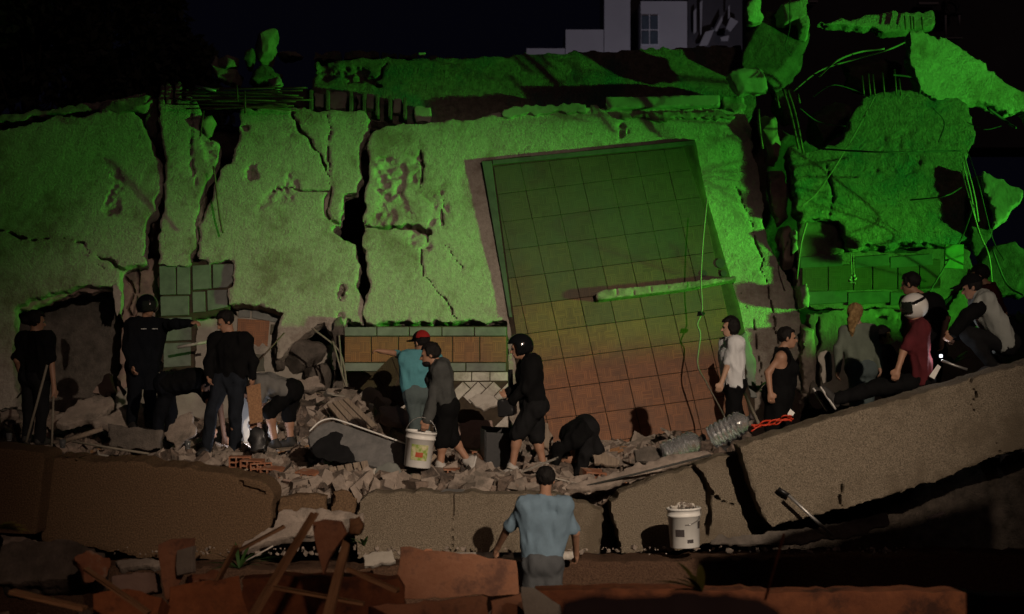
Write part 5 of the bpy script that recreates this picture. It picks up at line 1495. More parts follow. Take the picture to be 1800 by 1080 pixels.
person('rescuer in white helmet and maroon shirt sitting on the parapet, legs stretched out', 19.95,
       dict(hd=(1606, 542), nk=(1612, 570), pv=(1618, 670), eL=(1588, 618, -.22), hL=(1578, 650, -.25), eR=(1604, 612, .25), hR=(1590, 640, .3), kL=(1548, 682, -.1), kR=(1540, 680, .12), aL=(1470, 703, -.08), aR=(1456, 706, .12), tL=(1444, 664, -.08), tR=(1440, 680, .12), sole=1),
       -95, -88, 5, 'maroon', 0.42, 'black', 1.0, hair=None, hat=('full', MAT['helmet_white'], CL['black']), loose=0.024, group=GW, skin=0)
person('man in black tee standing behind the white helmet, looking back', 21.2,
       dict(hd=(1600, 500), nk=(1618, 524), pv=(1632, 618), eL=(1602, 572, .2), hL=(1598, 606, .2), eR=(1664, 560, -.1), hR=(1656, 600, -.1), kL=(1626, 684), kR=(1640, 684), aL=(1624, 738), aR=(1640, 738)),
       -150, -120, 8, 'black', 0.45, 'black', 1.0, hair='short', loose=0.028, group=GW, skin=0)
person('crouching man in grey sweatshirt and black cap at the high end of the parapet', 20.0,
       dict(hd=(1708, 506), nk=(1724, 524), pv=(1766, 606), eL=(1700, 556, -.25), hL=(1676, 584, -.25), eR=(1710, 560, .25), hR=(1680, 590, .25), kL=(1702, 588, -.15), kR=(1706, 592, .18), aL=(1744, 642, -.14), aR=(1752, 640, .16), tL=(1716, 652, -.14), tR=(1722, 650, .16)),
       -90, -100, 15, 'lightgrey', 0.2, 'charcoal', 1.0, hair='short', sleeve2='black', hat=('cap', CL['black']), loose=0.034, hood=True, group=GW, skin=0)
person('person with dark hair and a red collar, mostly hidden behind the crouching man', 21.2,
       dict(hd=(1722, 486), nk=(1738, 508), pv=(1752, 590), eL=(1726, 550, -.2), hL=(1708, 570, -.2), eR=(1764, 552, .2), hR=(1748, 580, .2), kL=(1730, 612, -.1), kR=(1740, 614, .15), aL=(1756, 660, -.1), aR=(1764, 660, .15)),
       -110, -110, 15, 'darkred', 0.4, 'black', 1.0, hair='short', loose=0.024, group=GW, skin=0)

# ================================================================== DEBRIS AND THINGS LYING ABOUT
def on_rubble(px, D, up=0.0):
    x = (px - 900) / F * D
    return Vector((x, D, rz_at(x, D) + up))


def flat_piece(name, pts, D, tilt, yaw, thick, mt, label, cat, seed, edge=0.02, relief=0.008, group=None, res=0.022, cracks=()):
    cx = sum(p[0] for p in pts) / len(pts); cy = sum(p[1] for p in pts) / len(pts)
    o = slab(name, pts, Plane(cx, cy, D, tilt, yaw), thick, MAT[mt], res=res, edge=edge, relief=relief, seed=seed, cracks=cracks)
    return tag(o, label, cat, group)


sd = 400
for pts, D, t, yw, th, mt, lab, cat in [
        ([(96, 748), (140, 704), (196, 700), (204, 712), (170, 745), (118, 752)], 23.6, 55, 0, .10, 'concrete', 'largest pale flat slab lying behind the person in the loose tee', 'concrete slab'),
        ([(160, 745), (232, 712), (300, 716), (292, 742), (205, 765)], 23.4, 60, 8, .10, 'concrete', 'pale flat slab between the officer and the black opening', 'concrete slab'),
        ([(164, 694), (184, 660), (196, 656), (206, 690), (190, 700)], 24.3, 20, -20, .08, 'plaster_pink', 'upright triangular shard in the black opening', 'concrete shard'),
        ([(204, 672), (212, 668), (224, 690), (218, 698)], 24.2, 15, 15, .06, 'wood_grey', 'thin board leaning beside the triangular shard', 'board'),
        ([(190, 746), (288, 756), (284, 792), (194, 786)], 21.9, 10, 4, .2, 'concrete_dark', 'dark squared beam lying below the officer', 'beam'),
        ([(286, 762), (318, 730), (338, 724), (346, 764), (312, 792)], 22.0, 25, -12, .06, 'concrete', 'dull board propped between the bent person and the man in jeans', 'board'),
        ([(0, 725), (30, 722), (36, 735), (0, 742)], 23.0, 45, 0, .08, 'concrete', 'pale slab end at the edge beside the person in the loose tee', 'concrete slab'),
        ([(520, 668), (560, 664), (575, 684), (530, 690)], 24.4, 30, 0, .10, 'concrete', 'flat grey plate on the crest of the central heap', 'concrete slab'),
        ([(440, 690), (478, 684), (482, 700), (444, 706)], 24.6, 30, 0, .10, 'concrete', 'grey plate behind the bent person in the grey shirt', 'concrete slab'),
        ([(664, 716), (700, 712), (738, 735), (716, 758), (668, 742)], 23.8, 40, 10, .07, 'plaster_pink', 'pinkish flat plate below the leaning parquet slab', 'concrete slab'),
        ([(796, 752), (826, 738), (866, 740), (872, 765), (838, 792), (804, 786)], 22.8, 40, -5, .06, 'plaster_pink', 'smooth pinkish plate between the bucket carrier and the black helmet', 'concrete slab'),
        ([(820, 700), (858, 694), (880, 712), (850, 724)], 24.9, 35, 0, .06, 'tile_white', 'broken slab of white tile below the tiled strip', 'tile slab'),
        ([(630, 695), (648, 680), (690, 705), (684, 722), (652, 714)], 24.3, 40, 15, .06, 'plaster_grey', 'green-lit plaster piece under the leaning parquet slab', 'plaster'),
        ([(612, 705), (626, 690), (664, 705), (652, 720)], 24.5, 45, 15, .06, 'plaster_grey', 'second green-lit plaster piece against the leaning parquet slab', 'plaster'),
        ([(664, 820), (700, 812), (706, 848), (694, 860), (660, 862)], 20.2, 15, -12, .05, 'tile_grey', 'grey board standing on edge under the white bucket', 'board'),
        ([(652, 826), (664, 816), (668, 836), (656, 858), (650, 848)], 20.25, 8, -20, .03, 'tile_white', 'small white shard standing beside the grey board', 'tile shard'),
        ([(952, 742), (964, 744), (978, 806), (966, 812), (950, 770)], 21.4, 10, 12, .05, 'wood_grey', 'pale plank standing between the black helmet and the bent person', 'plank'),
        ([(1040, 800), (1060, 794), (1092, 812), (1086, 824), (1044, 818)], 20.7, 40, 0, .05, 'wood_grey', 'split boards beside the bent person in black', 'board'),
        ([(1112, 792), (1160, 790), (1168, 806), (1120, 818)], 20.4, 35, 0, .08, 'concrete_dark', 'dark lump beside the water jugs', 'concrete slab'),
        ([(1440, 620), (1460, 618), (1466, 668), (1446, 676)], 22.6, 12, 0, .06, 'plaster_grey', 'pale panel standing next to the blonde woman', 'board'),
        ([(1300, 590), (1312, 580), (1330, 650), (1332, 700), (1318, 700)], 24.6, 12, 10, .06, 'tile_grey', 'grey strip leaning behind the boy in white', 'board'),
        ([(490, 905), (560, 898), (640, 905), (640, 930), (560, 945), (470, 960), (420, 975), (430, 955), (480, 930)], 18.9, 40, 0, .12, 'concrete', 'broken mossy concrete lip under the small parapet lengths', 'concrete slab'),
        ([(800, 826), (838, 824), (842, 834), (800, 838)], 20.2, 65, 0, .03, 'wood_grey', 'small board trodden on by the man with the bucket', 'board')]:
    sd += 1
    flat_piece('broken_plate' if 'slab' in cat else cat.replace(' ', '_'), pts, D, t, yw, th, mt, lab, cat, sd)

# grooved planks on the heap: one panel made of four planks
gp = Plane(620, 735, 23.6, 42, 8)
ob = empty('grooved_boarding', P(618, 758, 23.3))
for k in range(4):
    a0, a1 = k / 4, (k + 0.9) / 4
    A, B_, C_, D_ = (574, 714), (612, 704), (664, 752), (618, 768)
    q = [(A[0] + (B_[0] - A[0]) * a0, A[1] + (B_[1] - A[1]) * a0), (A[0] + (B_[0] - A[0]) * a1, A[1] + (B_[1] - A[1]) * a1),
         (D_[0] + (C_[0] - D_[0]) * a1, D_[1] + (C_[1] - D_[1]) * a1), (D_[0] + (C_[0] - D_[0]) * a0, D_[1] + (C_[1] - D_[1]) * a0)]
    board('plank', q, gp, 0.05, MAT['wood_grey'], ob, 0.006, 0.01 * (k % 2))
tag(ob, 'grooved panel of four planks sliding down the central heap', 'panel')
gp = Plane(610, 826, 20.4, 35, 0)
ob = empty('slatted_boarding', P(615, 836, 20.3))
for k in range(5):
    x0 = 578 + k * 14
    board('slat', [(x0, 824 - k * 2.6), (x0 + 12, 822 - k * 2.6), (x0 + 17, 838 - k * 2), (x0 + 5, 840 - k * 2)], gp, 0.03, MAT['wood_grey'], ob, 0.004)
tag(ob, 'short slatted panel lying below the mattress', 'panel')

# leaning slab of dark parquet
lp = Plane(680, 668, 24.6, 25, -18)
o = slab('leaning_floor_slab', [(626, 694), (690, 628), (722, 636), (728, 700), (700, 716)], lp, 0.12, MAT['grout'], res=0.025, edge=0.01, relief=0.004, seed=431)
tag(o, 'slab of dull parquet leaning in front of the wooden strip', 'floor slab')
for q in [[(634, 690), (662, 660), (688, 706), (664, 704)], [(664, 658), (690, 632), (704, 668), (688, 702)], [(692, 632), (720, 640), (724, 668), (706, 667)], [(707, 671), (724, 672), (726, 698), (702, 712), (692, 704)]]:
    board('parquet_tile', q, lp, 0.018, MAT['parquet_worn_dim'], o, 0.002, 0.06)

# hollow bricks
def brick_mesh():
    bm = bmesh.new()
    def bx(x0, x1, y0, y1, z0, z1):
        r = bmesh.ops.create_cube(bm, size=1)
        for v in r['verts']:
            v.co = (x0 + (v.co.x + .5) * (x1 - x0), y0 + (v.co.y + .5) * (y1 - y0), z0 + (v.co.z + .5) * (z1 - z0))
    L, Wd, H, t = 0.24, 0.20, 0.13, 0.016
    for z0 in (0, H / 2 - t / 2, H - t): bx(0, L, 0, Wd, z0, z0 + t)
    for x0 in (0, L / 3 - t / 2, 2 * L / 3 - t / 2, L - t):
        bx(x0, x0 + t, 0.002, Wd - 0.002, t + .0005, H / 2 - t / 2 - .0005); bx(x0, x0 + t, 0.002, Wd - 0.002, H / 2 + t / 2 + .0005, H - t - .0005)
    bx(t, L - t, Wd - 0.03, Wd - 0.01, t, H - t)
    me = bpy.data.meshes.new('hollow_brick'); bm.to_mesh(me); bm.free(); return me


BM_ = brick_mesh(); BM_.materials.append(MAT['brick_red'])
for i, (px, py, D, rz, ry, lab) in enumerate([
        (414, 816, 20.6, 5, 0, 'hollow red brick at the feet of the man in jeans, first of the row'), (433, 822, 20.5, -4, 3, 'second hollow red brick in the row by the man in jeans'), (452, 828, 20.4, 8, -4, 'third hollow red brick in the row, under the black bag'),
        (468, 836, 20.3, -10, 6, 'last hollow red brick in the row, at the parapet crack'), (842, 806, 21.3, 10, 0, 'hollow brick behind the calf of the man with the bucket'), (786, 838, 20.3, -6, 2, 'hollow brick between the walking man and his shoe'),
        (858, 818, 21.1, 30, 15, 'orange tilted brick before the black crate'), (1040, 842, 20.4, 20, 10, 'brick at the knees of the bent person in black'), (530, 842, 20.2, -25, 8, 'broken brick near the slatted panel'), (505, 852, 20.1, 15, -12, 'lowest brick on the edge of the wide parapet crack')]):
    o = add('hollow_brick', BM_, None, None, Matrix.Translation(P(px - 12, py + 8, D)) @ Euler((math.radians(ry), math.radians(ry * .6), math.radians(rz))).to_matrix().to_4x4())
    tag(o, lab, 'brick', 'hollow bricks in the rubble')

# mattress
mp_ = [(540, 770), (556, 752), (578, 742), (596, 744), (650, 762), (716, 784), (716, 812), (708, 836), (690, 834), (630, 815), (570, 800), (545, 790)]
ob = slab('mattress', mp_, Plane(630, 790, 20.75, 38, 0), 0.16, MAT['fabric_grey'], res=0.022, edge=0.01, relief=0.008, rfreq=4, warp=0.05, seed=441)
tag(ob, 'old grey mattress with white piping half buried in the rubble', 'mattress')
MPl = Plane(630, 790, 20.75, 38, 0)
for off in (0,):
    rod('piping', [MPl.pt(*MPl.hit(x, y + off), 0.085 - off * .004) for x, y in [(545, 766), (562, 750), (580, 744), (598, 747), (650, 765), (714, 788)]], 0.010, MAT['white_plastic'], ob, 6, 4)
o = slab('dark_layer', [(546, 788), (558, 772), (584, 758), (604, 764), (600, 780), (622, 800), (628, 814), (590, 814), (552, 804)], Plane(590, 790, 20.62, 38, 0), 0.035, CL['charcoal'], res=0.016, edge=0.02, relief=0.03, seed=443, warp=.02)  # thin dark piece lying on the mattress
tag(o, 'black garment lying over the mattress', 'layer')

# buckets
def lathe(name, prof, seg=28):
    V, Fc = [], []
    for r, z in prof:
        for k in range(seg):
            a_ = 2 * math.pi * k / seg; V.append((r * math.cos(a_), r * math.sin(a_), z))
    for i in range(len(prof) - 1):
        for k in range(seg):
            k2 = (k + 1) % seg; Fc.append((i * seg + k, i * seg + k2, (i + 1) * seg + k2, (i + 1) * seg + k))
    return py_mesh(name, V, Fc, True)


def curved_label(name, r0, r1, z0, z1, a0, a1, mat, parent, mw, n=10):
    V, Fc = [], []
    for i in range(n + 1):
        a_ = a0 + (a1 - a0) * i / n
        V += [(r0 * math.cos(a_), r0 * math.sin(a_), z0), (r1 * math.cos(a_), r1 * math.sin(a_), z1)]
        if i: Fc.append((2 * i - 2, 2 * i, 2 * i + 1, 2 * i - 1))
    return add(name, py_mesh(name, V, Fc, True), mat, parent, mw)


MAT['label_green'] = M('label_green', (0.20, 0.30, 0.05), (0.55, 0.50, 0.30), 18, 0.6, contrast=0.3)
MAT['label_red'] = M('label_red', (0.42, 0.06, 0.03), (0.35, 0.10, 0.04), 30, 0.6)
MAT['label_dark'] = M('label_dark', (0.06, 0.05, 0.05), None, 12, 0.6)
PROF = [(0.0, 0.0), (0.118, 0.0), (0.124, 0.006), (0.134, 0.26), (0.142, 0.262), (0.142, 0.276), (0.136, 0.278), (0.139, 0.315), (0.147, 0.317), (0.147, 0.330), (0.140, 0.334), (0.134, 0.333), (0.131, 0.26), (0.118, 0.02), (0.0, 0.02)]


def bucket(base, sc, tilt, label):
    mw = Matrix.Translation(base) @ Euler(tilt).to_matrix().to_4x4() @ Matrix.Scale(sc, 4)
    ob = empty('bucket', base)
    add('pail', lathe('pail', PROF), MAT['white_plastic'], ob, mw)
    return ob, mw


hb = K7['hL']
ob, mw = bucket(P(733, 821, 20.25), 1.17, (0, math.radians(7), math.radians(0)), '')
tag(ob, 'white plastic bucket with a green and red label carried by the walking man', 'bucket')
lb = curved_label('paper_label', 0.1285, 0.1355, 0.07, 0.215, math.radians(-120), math.radians(-50), MAT['label_green'], ob, mw)
curved_label('label_picture', 0.1318, 0.1345, 0.10, 0.145, math.radians(-100), math.radians(-70), MAT['label_red'], lb, mw)
h1 = [mw @ Vector((0.143 * math.cos(t), 0.0, 0.30 + 0.16 * math.sin(t))) for t in [math.pi * k / 10 for k in range(11)]]
rod('bail', h1, 0.004, MAT['metal_grey'], ob, 5)
b2 = P(1204, 962, 18.55)
ob, mw = bucket(b2, 1.18, (0, math.radians(-2), 0), '')
tag(ob, 'white plastic bucket heaped with rubble on the floor edge', 'bucket')
curved_label('logo', 0.128, 0.131, 0.10, 0.16, math.radians(-130), math.radians(-95), MAT['label_dark'], ob, mw)
curved_label('lettering', 0.1255, 0.1268, 0.045, 0.075, math.radians(-85), math.radians(-60), MAT['label_dark'], ob, mw)
curved_label('side_label', 0.130, 0.134, 0.16, 0.22, math.radians(-38), math.radians(-15), MAT['label_dark'], ob, mw)
h2 = [mw @ Vector((0.145 * math.cos(t), -0.145 * math.sin(t) * .75 - .03 * math.sin(t), 0.30 - 0.10 * math.sin(t))) for t in [-math.pi * 0.02 + math.pi * 1.04 * k / 12 for k in range(7)]]
rod('bail', h2, 0.005, MAT['metal_grey'], ob, 5)
CH = [chunk_mesh('rubble_chunk', 500 + i, 14 + i % 5, 0.75 if i % 3 else 0.35, 0.55) for i in range(14)]
rs = random.Random(21)
for k in range(26):
    a_, r_ = rs.uniform(0, 6.28), rs.uniform(0, 0.115)
    o = add('stone', CH[k % 14].copy(), MAT['tile_white'] if k % 3 else MAT['concrete'], None,
            mw @ Matrix.Translation((r_ * math.cos(a_), r_ * math.sin(a_), 0.315 + 0.035 * (1 - r_ / .115) + rs.uniform(0, .02))) @ Euler((rs.uniform(0, 6), rs.uniform(0, 6), rs.uniform(0, 6))).to_matrix().to_4x4() @ Matrix.Scale(rs.uniform(.035, .065), 4))
    tag(o, 'pale stone heaped in the bucket on the floor edge', 'stone', 'stones in the standing bucket')

# dark box carried by the helmeted rescuer, crate, plank, bag
o = slab('carried_box', [(876, 702), (905, 698), (907, 730), (878, 734)], Plane(891, 716, 20.75, 0, -10), 0.24, MAT['black_plastic'], res=0.02, edge=0.004, relief=0.003, seed=451)
tag(o, 'black box held in the arms of the rescuer in the black helmet', 'box')
ob = empty('black_crate', P(876, 840, 21.2))
cp = Plane(876, 800, 21.2, 0, 12)
for nm, q, w0, th in [('front_panel', [(850, 758), (902, 762), (903, 838), (850, 836)], 0.12, .02), ('back_panel', [(850, 750), (902, 754), (902, 836), (850, 834)], -0.14, .02), ('side_panel', [(848, 755), (851, 755), (851, 836), (848, 836)], -0.12, .24), ('side_panel', [(901, 758), (904, 758), (904, 838), (901, 838)], -0.12, .24), ('base', [(851, 833), (901, 835), (901, 839), (851, 837)], -0.12, .24)]:
    board(nm, q, cp, th, MAT['black_plastic'], ob, 0.003, w0)
tag(ob, 'black open crate standing behind the man with the bucket', 'crate')
o = board('wooden_plank', [(433, 680), (458, 674), (462, 742), (439, 746)], Plane(447, 712, 21.85, 4, 6), 0.03, MAT['wood'], None, 0.004)
tag(o, 'reddish wooden plank held upright by the bent person in the grey shirt', 'plank')
o = slab('black_bag', [(434, 776), (440, 758), (450, 750), (464, 756), (472, 780), (468, 796), (440, 798)], Plane(453, 775, 21.3, 15), 0.16, MAT['black_plastic'], res=0.02, edge=0.03, relief=0.02, seed=453)
tag(o, 'crumpled black bag on the ground beside the wooden plank', 'bag')

# water jugs
MAT['clear_plastic'] = M('clear_plastic', (0.80, 0.83, 0.85), (0.65, 0.68, 0.70), 9, 0.10, 0.2, 30, 0.01, 0.6, alpha=1.0, trans=0.88)
jp = [(0.0, 0.0), (0.115, 0.0), (0.13, 0.012)]
for i in range(6):
    z = 0.03 + i * 0.056
    jp += [(0.118, z), (0.134, z + 0.018), (0.134, z + 0.038), (0.118, z + 0.05)]
jp += [(0.12, 0.375), (0.06, 0.43), (0.028, 0.44), (0.028, 0.47), (0.034, 0.47), (0.034, 0.50), (0.0, 0.50)]
for (px, py, D, an, yw, lab) in [(1166, 800, 20.3, 68, 10, 'clear ribbed water jug lying on the mortar bed'), (1250, 770, 20.1, 62, -15, 'clear ribbed water jug leaning higher up, beside the red cable')]:
    b_ = P(px, py, D)
    mw = Matrix.Translation(b_) @ Matrix.Rotation(math.radians(yw), 4, 'Z') @ Matrix.Rotation(math.radians(an), 4, 'Y')
    ob = empty('water_jug', b_)
    add('bottle', lathe('bottle', jp[:-6] + jp[-6:], 24), MAT['clear_plastic'], ob, mw)
    add('cap', lathe('cap', [(0.0, 0.0), (0.036, 0.0), (0.036, 0.03), (0.0, 0.03)], 16), MAT['label_dark'], ob, mw @ Matrix.Translation((0, 0, 0.475)))
    tag(ob, lab, 'water jug')

# red cable heap
MAT['cable_red'] = M('cable_red', (0.55, 0.05, 0.02), None, 10, 0.5)
ob = empty('red_cable', P(1355, 748, 20.0))
rs = random.Random(8)
for k in range(5):
    pts = []
    for i in range(7):
        t = i / 6
        pts.append(P(1322 + 70 * t + rs.uniform(-3, 3), 757 - 18 * t + rs.uniform(-5, 2) - 3 * k * .5, 19.75 + rs.uniform(-.06, .06)))
    rod('loop', pts, 0.009, MAT['cable_red'], ob, 6, 4)
tag(ob, 'tangle of red cable on the edge of the leaning parapet', 'cable')

MAT['bright_paper'] = MAT['paper']
for pts, D, lab in [([(1384, 728), (1389, 719), (1397, 726), (1394, 731), (1386, 733)], 19.9, 'white paper behind the red cable'),
                    ([(1633, 662), (1648, 641), (1654, 645), (1642, 667)], 19.7, 'white sheet lit by the lamp beside the maroon shirt')]:
    cx = sum(p[0] for p in pts) / len(pts); cy = sum(p[1] for p in pts) / len(pts)
    o = board('paper', pts, Plane(cx, cy, D, 20, 10), 0.004, MAT['paper'], None, 0)
    tag(o, lab, 'paper')

# lamps that are lit in the picture
def torch(name, p, aimp, label, power, col):
    ob = empty(name, p)
    d = (aimp - p).normalized()
    q = d.to_track_quat('Z', 'Y').to_matrix().to_4x4()
    add('handle', lathe('handle', [(0, -0.14), (0.016, -0.14), (0.016, -0.03), (0.026, 0.0), (0.026, 0.012)], 14), MAT['black_plastic'], ob, Matrix.Translation(p) @ q)
    add('lens', lathe('lens', [(0.0, 0.010), (0.013, 0.010)], 14), emit(name + '_glow', col, 60), ob, Matrix.Translation(p) @ q)
    l = bpy.data.lights.new(name + '_light', 'POINT'); l.energy = power; l.color = col; l.shadow_soft_size = 0.03
    lo_ = bpy.data.objects.new(name + '_light', l); COL.objects.link(lo_); lo_.location = p + d * 0.05
    tag(ob, label, 'torch')


torch('torch', P(1654, 626, 19.9), P(1645, 632, 18.5), 'small bright lamp shining beside the maroon shirt', 2.2, (0.9, 0.95, 1.0))
torch('torch', P(430, 786, 22.0), P(434, 740, 22.6), 'torch on the ground lighting the white sacks behind the man in jeans', 4.5, (0.85, 0.88, 1.0))
for i, (pts, D, lab) in enumerate([([(424, 700), (436, 692), (444, 720), (446, 780), (428, 786), (420, 740)], 22.7, 'brightly lit white sack standing behind the legs of the man in jeans'),
                                   ([(470, 742), (486, 734), (492, 760), (480, 776), (468, 768)], 22.6, 'pale sack between the shins of the bent person in the grey shirt')]):
    o = slab('white_sack', pts, Plane(433, 740, D, 10), 0.14, MAT['white_plastic'], res=0.02, edge=0.03, relief=0.025, seed=460 + i)
    tag(o, lab, 'sack')
for i, (a_, b_, D, r, mt, lab, cat) in enumerate([
        ((83, 642), (46, 778), 21.6, .016, 'cable_pale', 'long green-lit stick leaning before the person in the loose tee', 'stick'), ((94, 697), (91, 784), 21.2, .014, 'cable_pale', 'short upright stick beside the long leaning stick', 'stick'),
        ((106, 778), (180, 754), 21.4, .03, 'wood_grey', 'grey batten lying behind the dark squared beam', 'batten'), ((126, 776), (262, 798), 20.0, .014, 'cable_pale', 'thin rail along the top of the dark brown parapet', 'rail'),
        ((1368, 859), (1388, 872), 18.8, .022, 'black_plastic', 'dark grip end of the bar leaning on the parapet', 'grip'), ((1386, 871), (1464, 942), 18.7, .018, 'metal_grey', 'metal bar leaning against the great parapet', 'bar'),
        ((1630, 912), (1660, 901), 18.3, .02, 'tile_white', 'short bright white bar lying in the dark on the concrete sheet', 'bar'), ((734, 832), (766, 800), 20.5, .028, 'wood_grey', 'batten leaning behind the white bucket', 'batten'),
        ((800, 979), (1012, 977), 18.2, .045, 'tile_white', 'white pipe along the floor edge in front of the man in blue', 'pipe'), ((880, 955), (840, 990), 18.2, .010, 'cable_dark', 'thin rod beside the hand of the man in blue', 'rod'),
        ((480, 960), (424, 990), 17.6, .008, 'tile_white', 'thin bright wire in the dark below the cracked parapet', 'wire'), ((1655, 634), (1700, 650), 19.75, .015, 'metal_grey', 'metal tool handle next to the bright lamp', 'tool'),
        ((1345, 1055), (1378, 938), 9.5, .007, 'orange_paint', 'thin orange reed standing in front of the street wall', 'reed'), ((30, 700), (75, 640), 23.2, .012, 'rebar', 'bent rod behind the person in the loose tee', 'rod'),
        ((897, 650), (899, 705), 20.95, .028, 'black_plastic', 'dark pole held by the rescuer in the black helmet', 'pole'), ((862, 812), (866, 846), 20.6, .012, 'white_plastic', 'white bent tube standing by the black crate', 'tube'),
        ((1000, 862), (1250, 800), 19.35, .012, 'cable_dark', 'cable lying along the mortar bed', 'cable'), ((440, 650), (500, 585), 25.6, .012, 'rebar', 'thin rod slanting behind the broken floor corner', 'rod')]):
    o = rod(cat, [P(*a_, D), P((a_[0] + b_[0]) / 2, (a_[1] + b_[1]) / 2 + 0.6, D), P(*b_, D)], r, MAT[mt])
    tag(o, lab, cat)
o = board('metal_plate', [(772, 868), (782, 861), (817, 862), (808, 871)], Plane(795, 866, 19.35, 70), 0.012, MAT['metal_grey'], None, 0.002)
tag(o, 'small metal plate lying on the pale parapet', 'plate')
o = slab('crumpled_cloth', [(718, 846), (726, 834), (740, 836), (746, 850), (738, 858), (722, 858)], Plane(732, 848, 20.0, 20), 0.1, MAT['wood_grey'], res=0.018, edge=0.03, relief=0.03, seed=471)
tag(o, 'crumpled beige cloth on the parapet under the bucket', 'cloth')
CUP = [(0, 0), (0.028, 0), (0.036, 0.09), (0.034, 0.09), (0.027, 0.004), (0, 0.004)]
for px, py, D, lab in [(16, 776, 20.6, 'clear plastic cup on the parapet block at the edge'), (110, 788, 19.6, 'clear plastic cup on the corner of the dark parapet'), (330, 790, 20.6, 'clear plastic cup at the feet of the man in jeans')]:
    o = add('plastic_cup', lathe('plastic_cup', CUP, 16), MAT['clear_plastic'], None, Matrix.Translation(P(px, py, D)))
    tag(o, lab, 'cup')

# plants
def fronds(name, p, n, ln, mat, label, seed, spread=1.0, w=0.028, lean=(0, 0)):
    rs = random.Random(seed); ob = empty(name, p)
    for k in range(n):
        a_ = rs.uniform(0, 6.28); d = Vector((math.cos(a_) * spread + lean[0], math.sin(a_) * spread * .6 + lean[1], rs.uniform(.3, 1.1))).normalized()
        L_ = ln * rs.uniform(.6, 1.1); V, Fc = [], []
        s_ = d.cross(Vector((0, 0, 1))); s_ = s_.normalized() if s_.length > .01 else Vector((1, 0, 0))
        for i in range(7):
            t = i / 6; c = d * (L_ * t) - Vector((0, 0, L_ * 0.35 * t * t)); ww = w * math.sin(math.pi * (0.08 + 0.92 * t) ** .8) + .001
            V += [c - s_ * ww, c + Vector((0, 0, -ww * .3)), c + s_ * ww]
            if i: b_ = 3 * i; Fc += [(b_ - 3, b_ - 2, b_ + 1, b_), (b_ - 2, b_ - 1, b_ + 2, b_ + 1)]
        add('leaf', py_mesh('leaf', V, Fc, True), mat, ob, Matrix.Translation(p))
    tag(ob, label, 'plant')


fronds('plant', P(1328, 690, 22.6), 9, 0.42, MAT['leaf'], 'leafy plant between the boy in white and the woman in the tank top', 1, 1.2)
fronds('plant', P(1676, 640, 21.5), 8, 0.34, MAT['leaf'], 'leafy plant between the black tee and the crouching man', 2, .8, .035)
fronds('plant', P(1792, 570, 22.5), 8, 0.34, MAT['leaf'], 'leafy plant at the edge behind the crouching man', 3, .8, .035)
fronds('plant', P(130, 812, 19.2), 8, 0.22, MAT['leaf'], 'small weed hanging over the dark brown parapet', 4, 1.2, .02)
fronds('plant', P(420, 1000, 16.6), 16, 0.42, MAT['leaf'], 'dark weed growing under the small broken parapet', 5, 1.0, .016)
fronds('plant', P(640, 960, 18.0), 6, 0.25, MAT['leaf'], 'weed at the end of the pale parapet', 6, .9, .016)
fronds('plant', P(1232, 1040, 10.6), 10, 0.30, MAT['leaf_yellow'], 'yellowing blurred plant close in front of the bucket of rubble', 7, .55, .022, (-.5, 0))
fronds('plant', P(-14, 930, 10.4), 4, 0.25, MAT['leaf_yellow'], 'yellow blurred leaf poking in from the edge', 8, .1, .03, (1.6, 0))

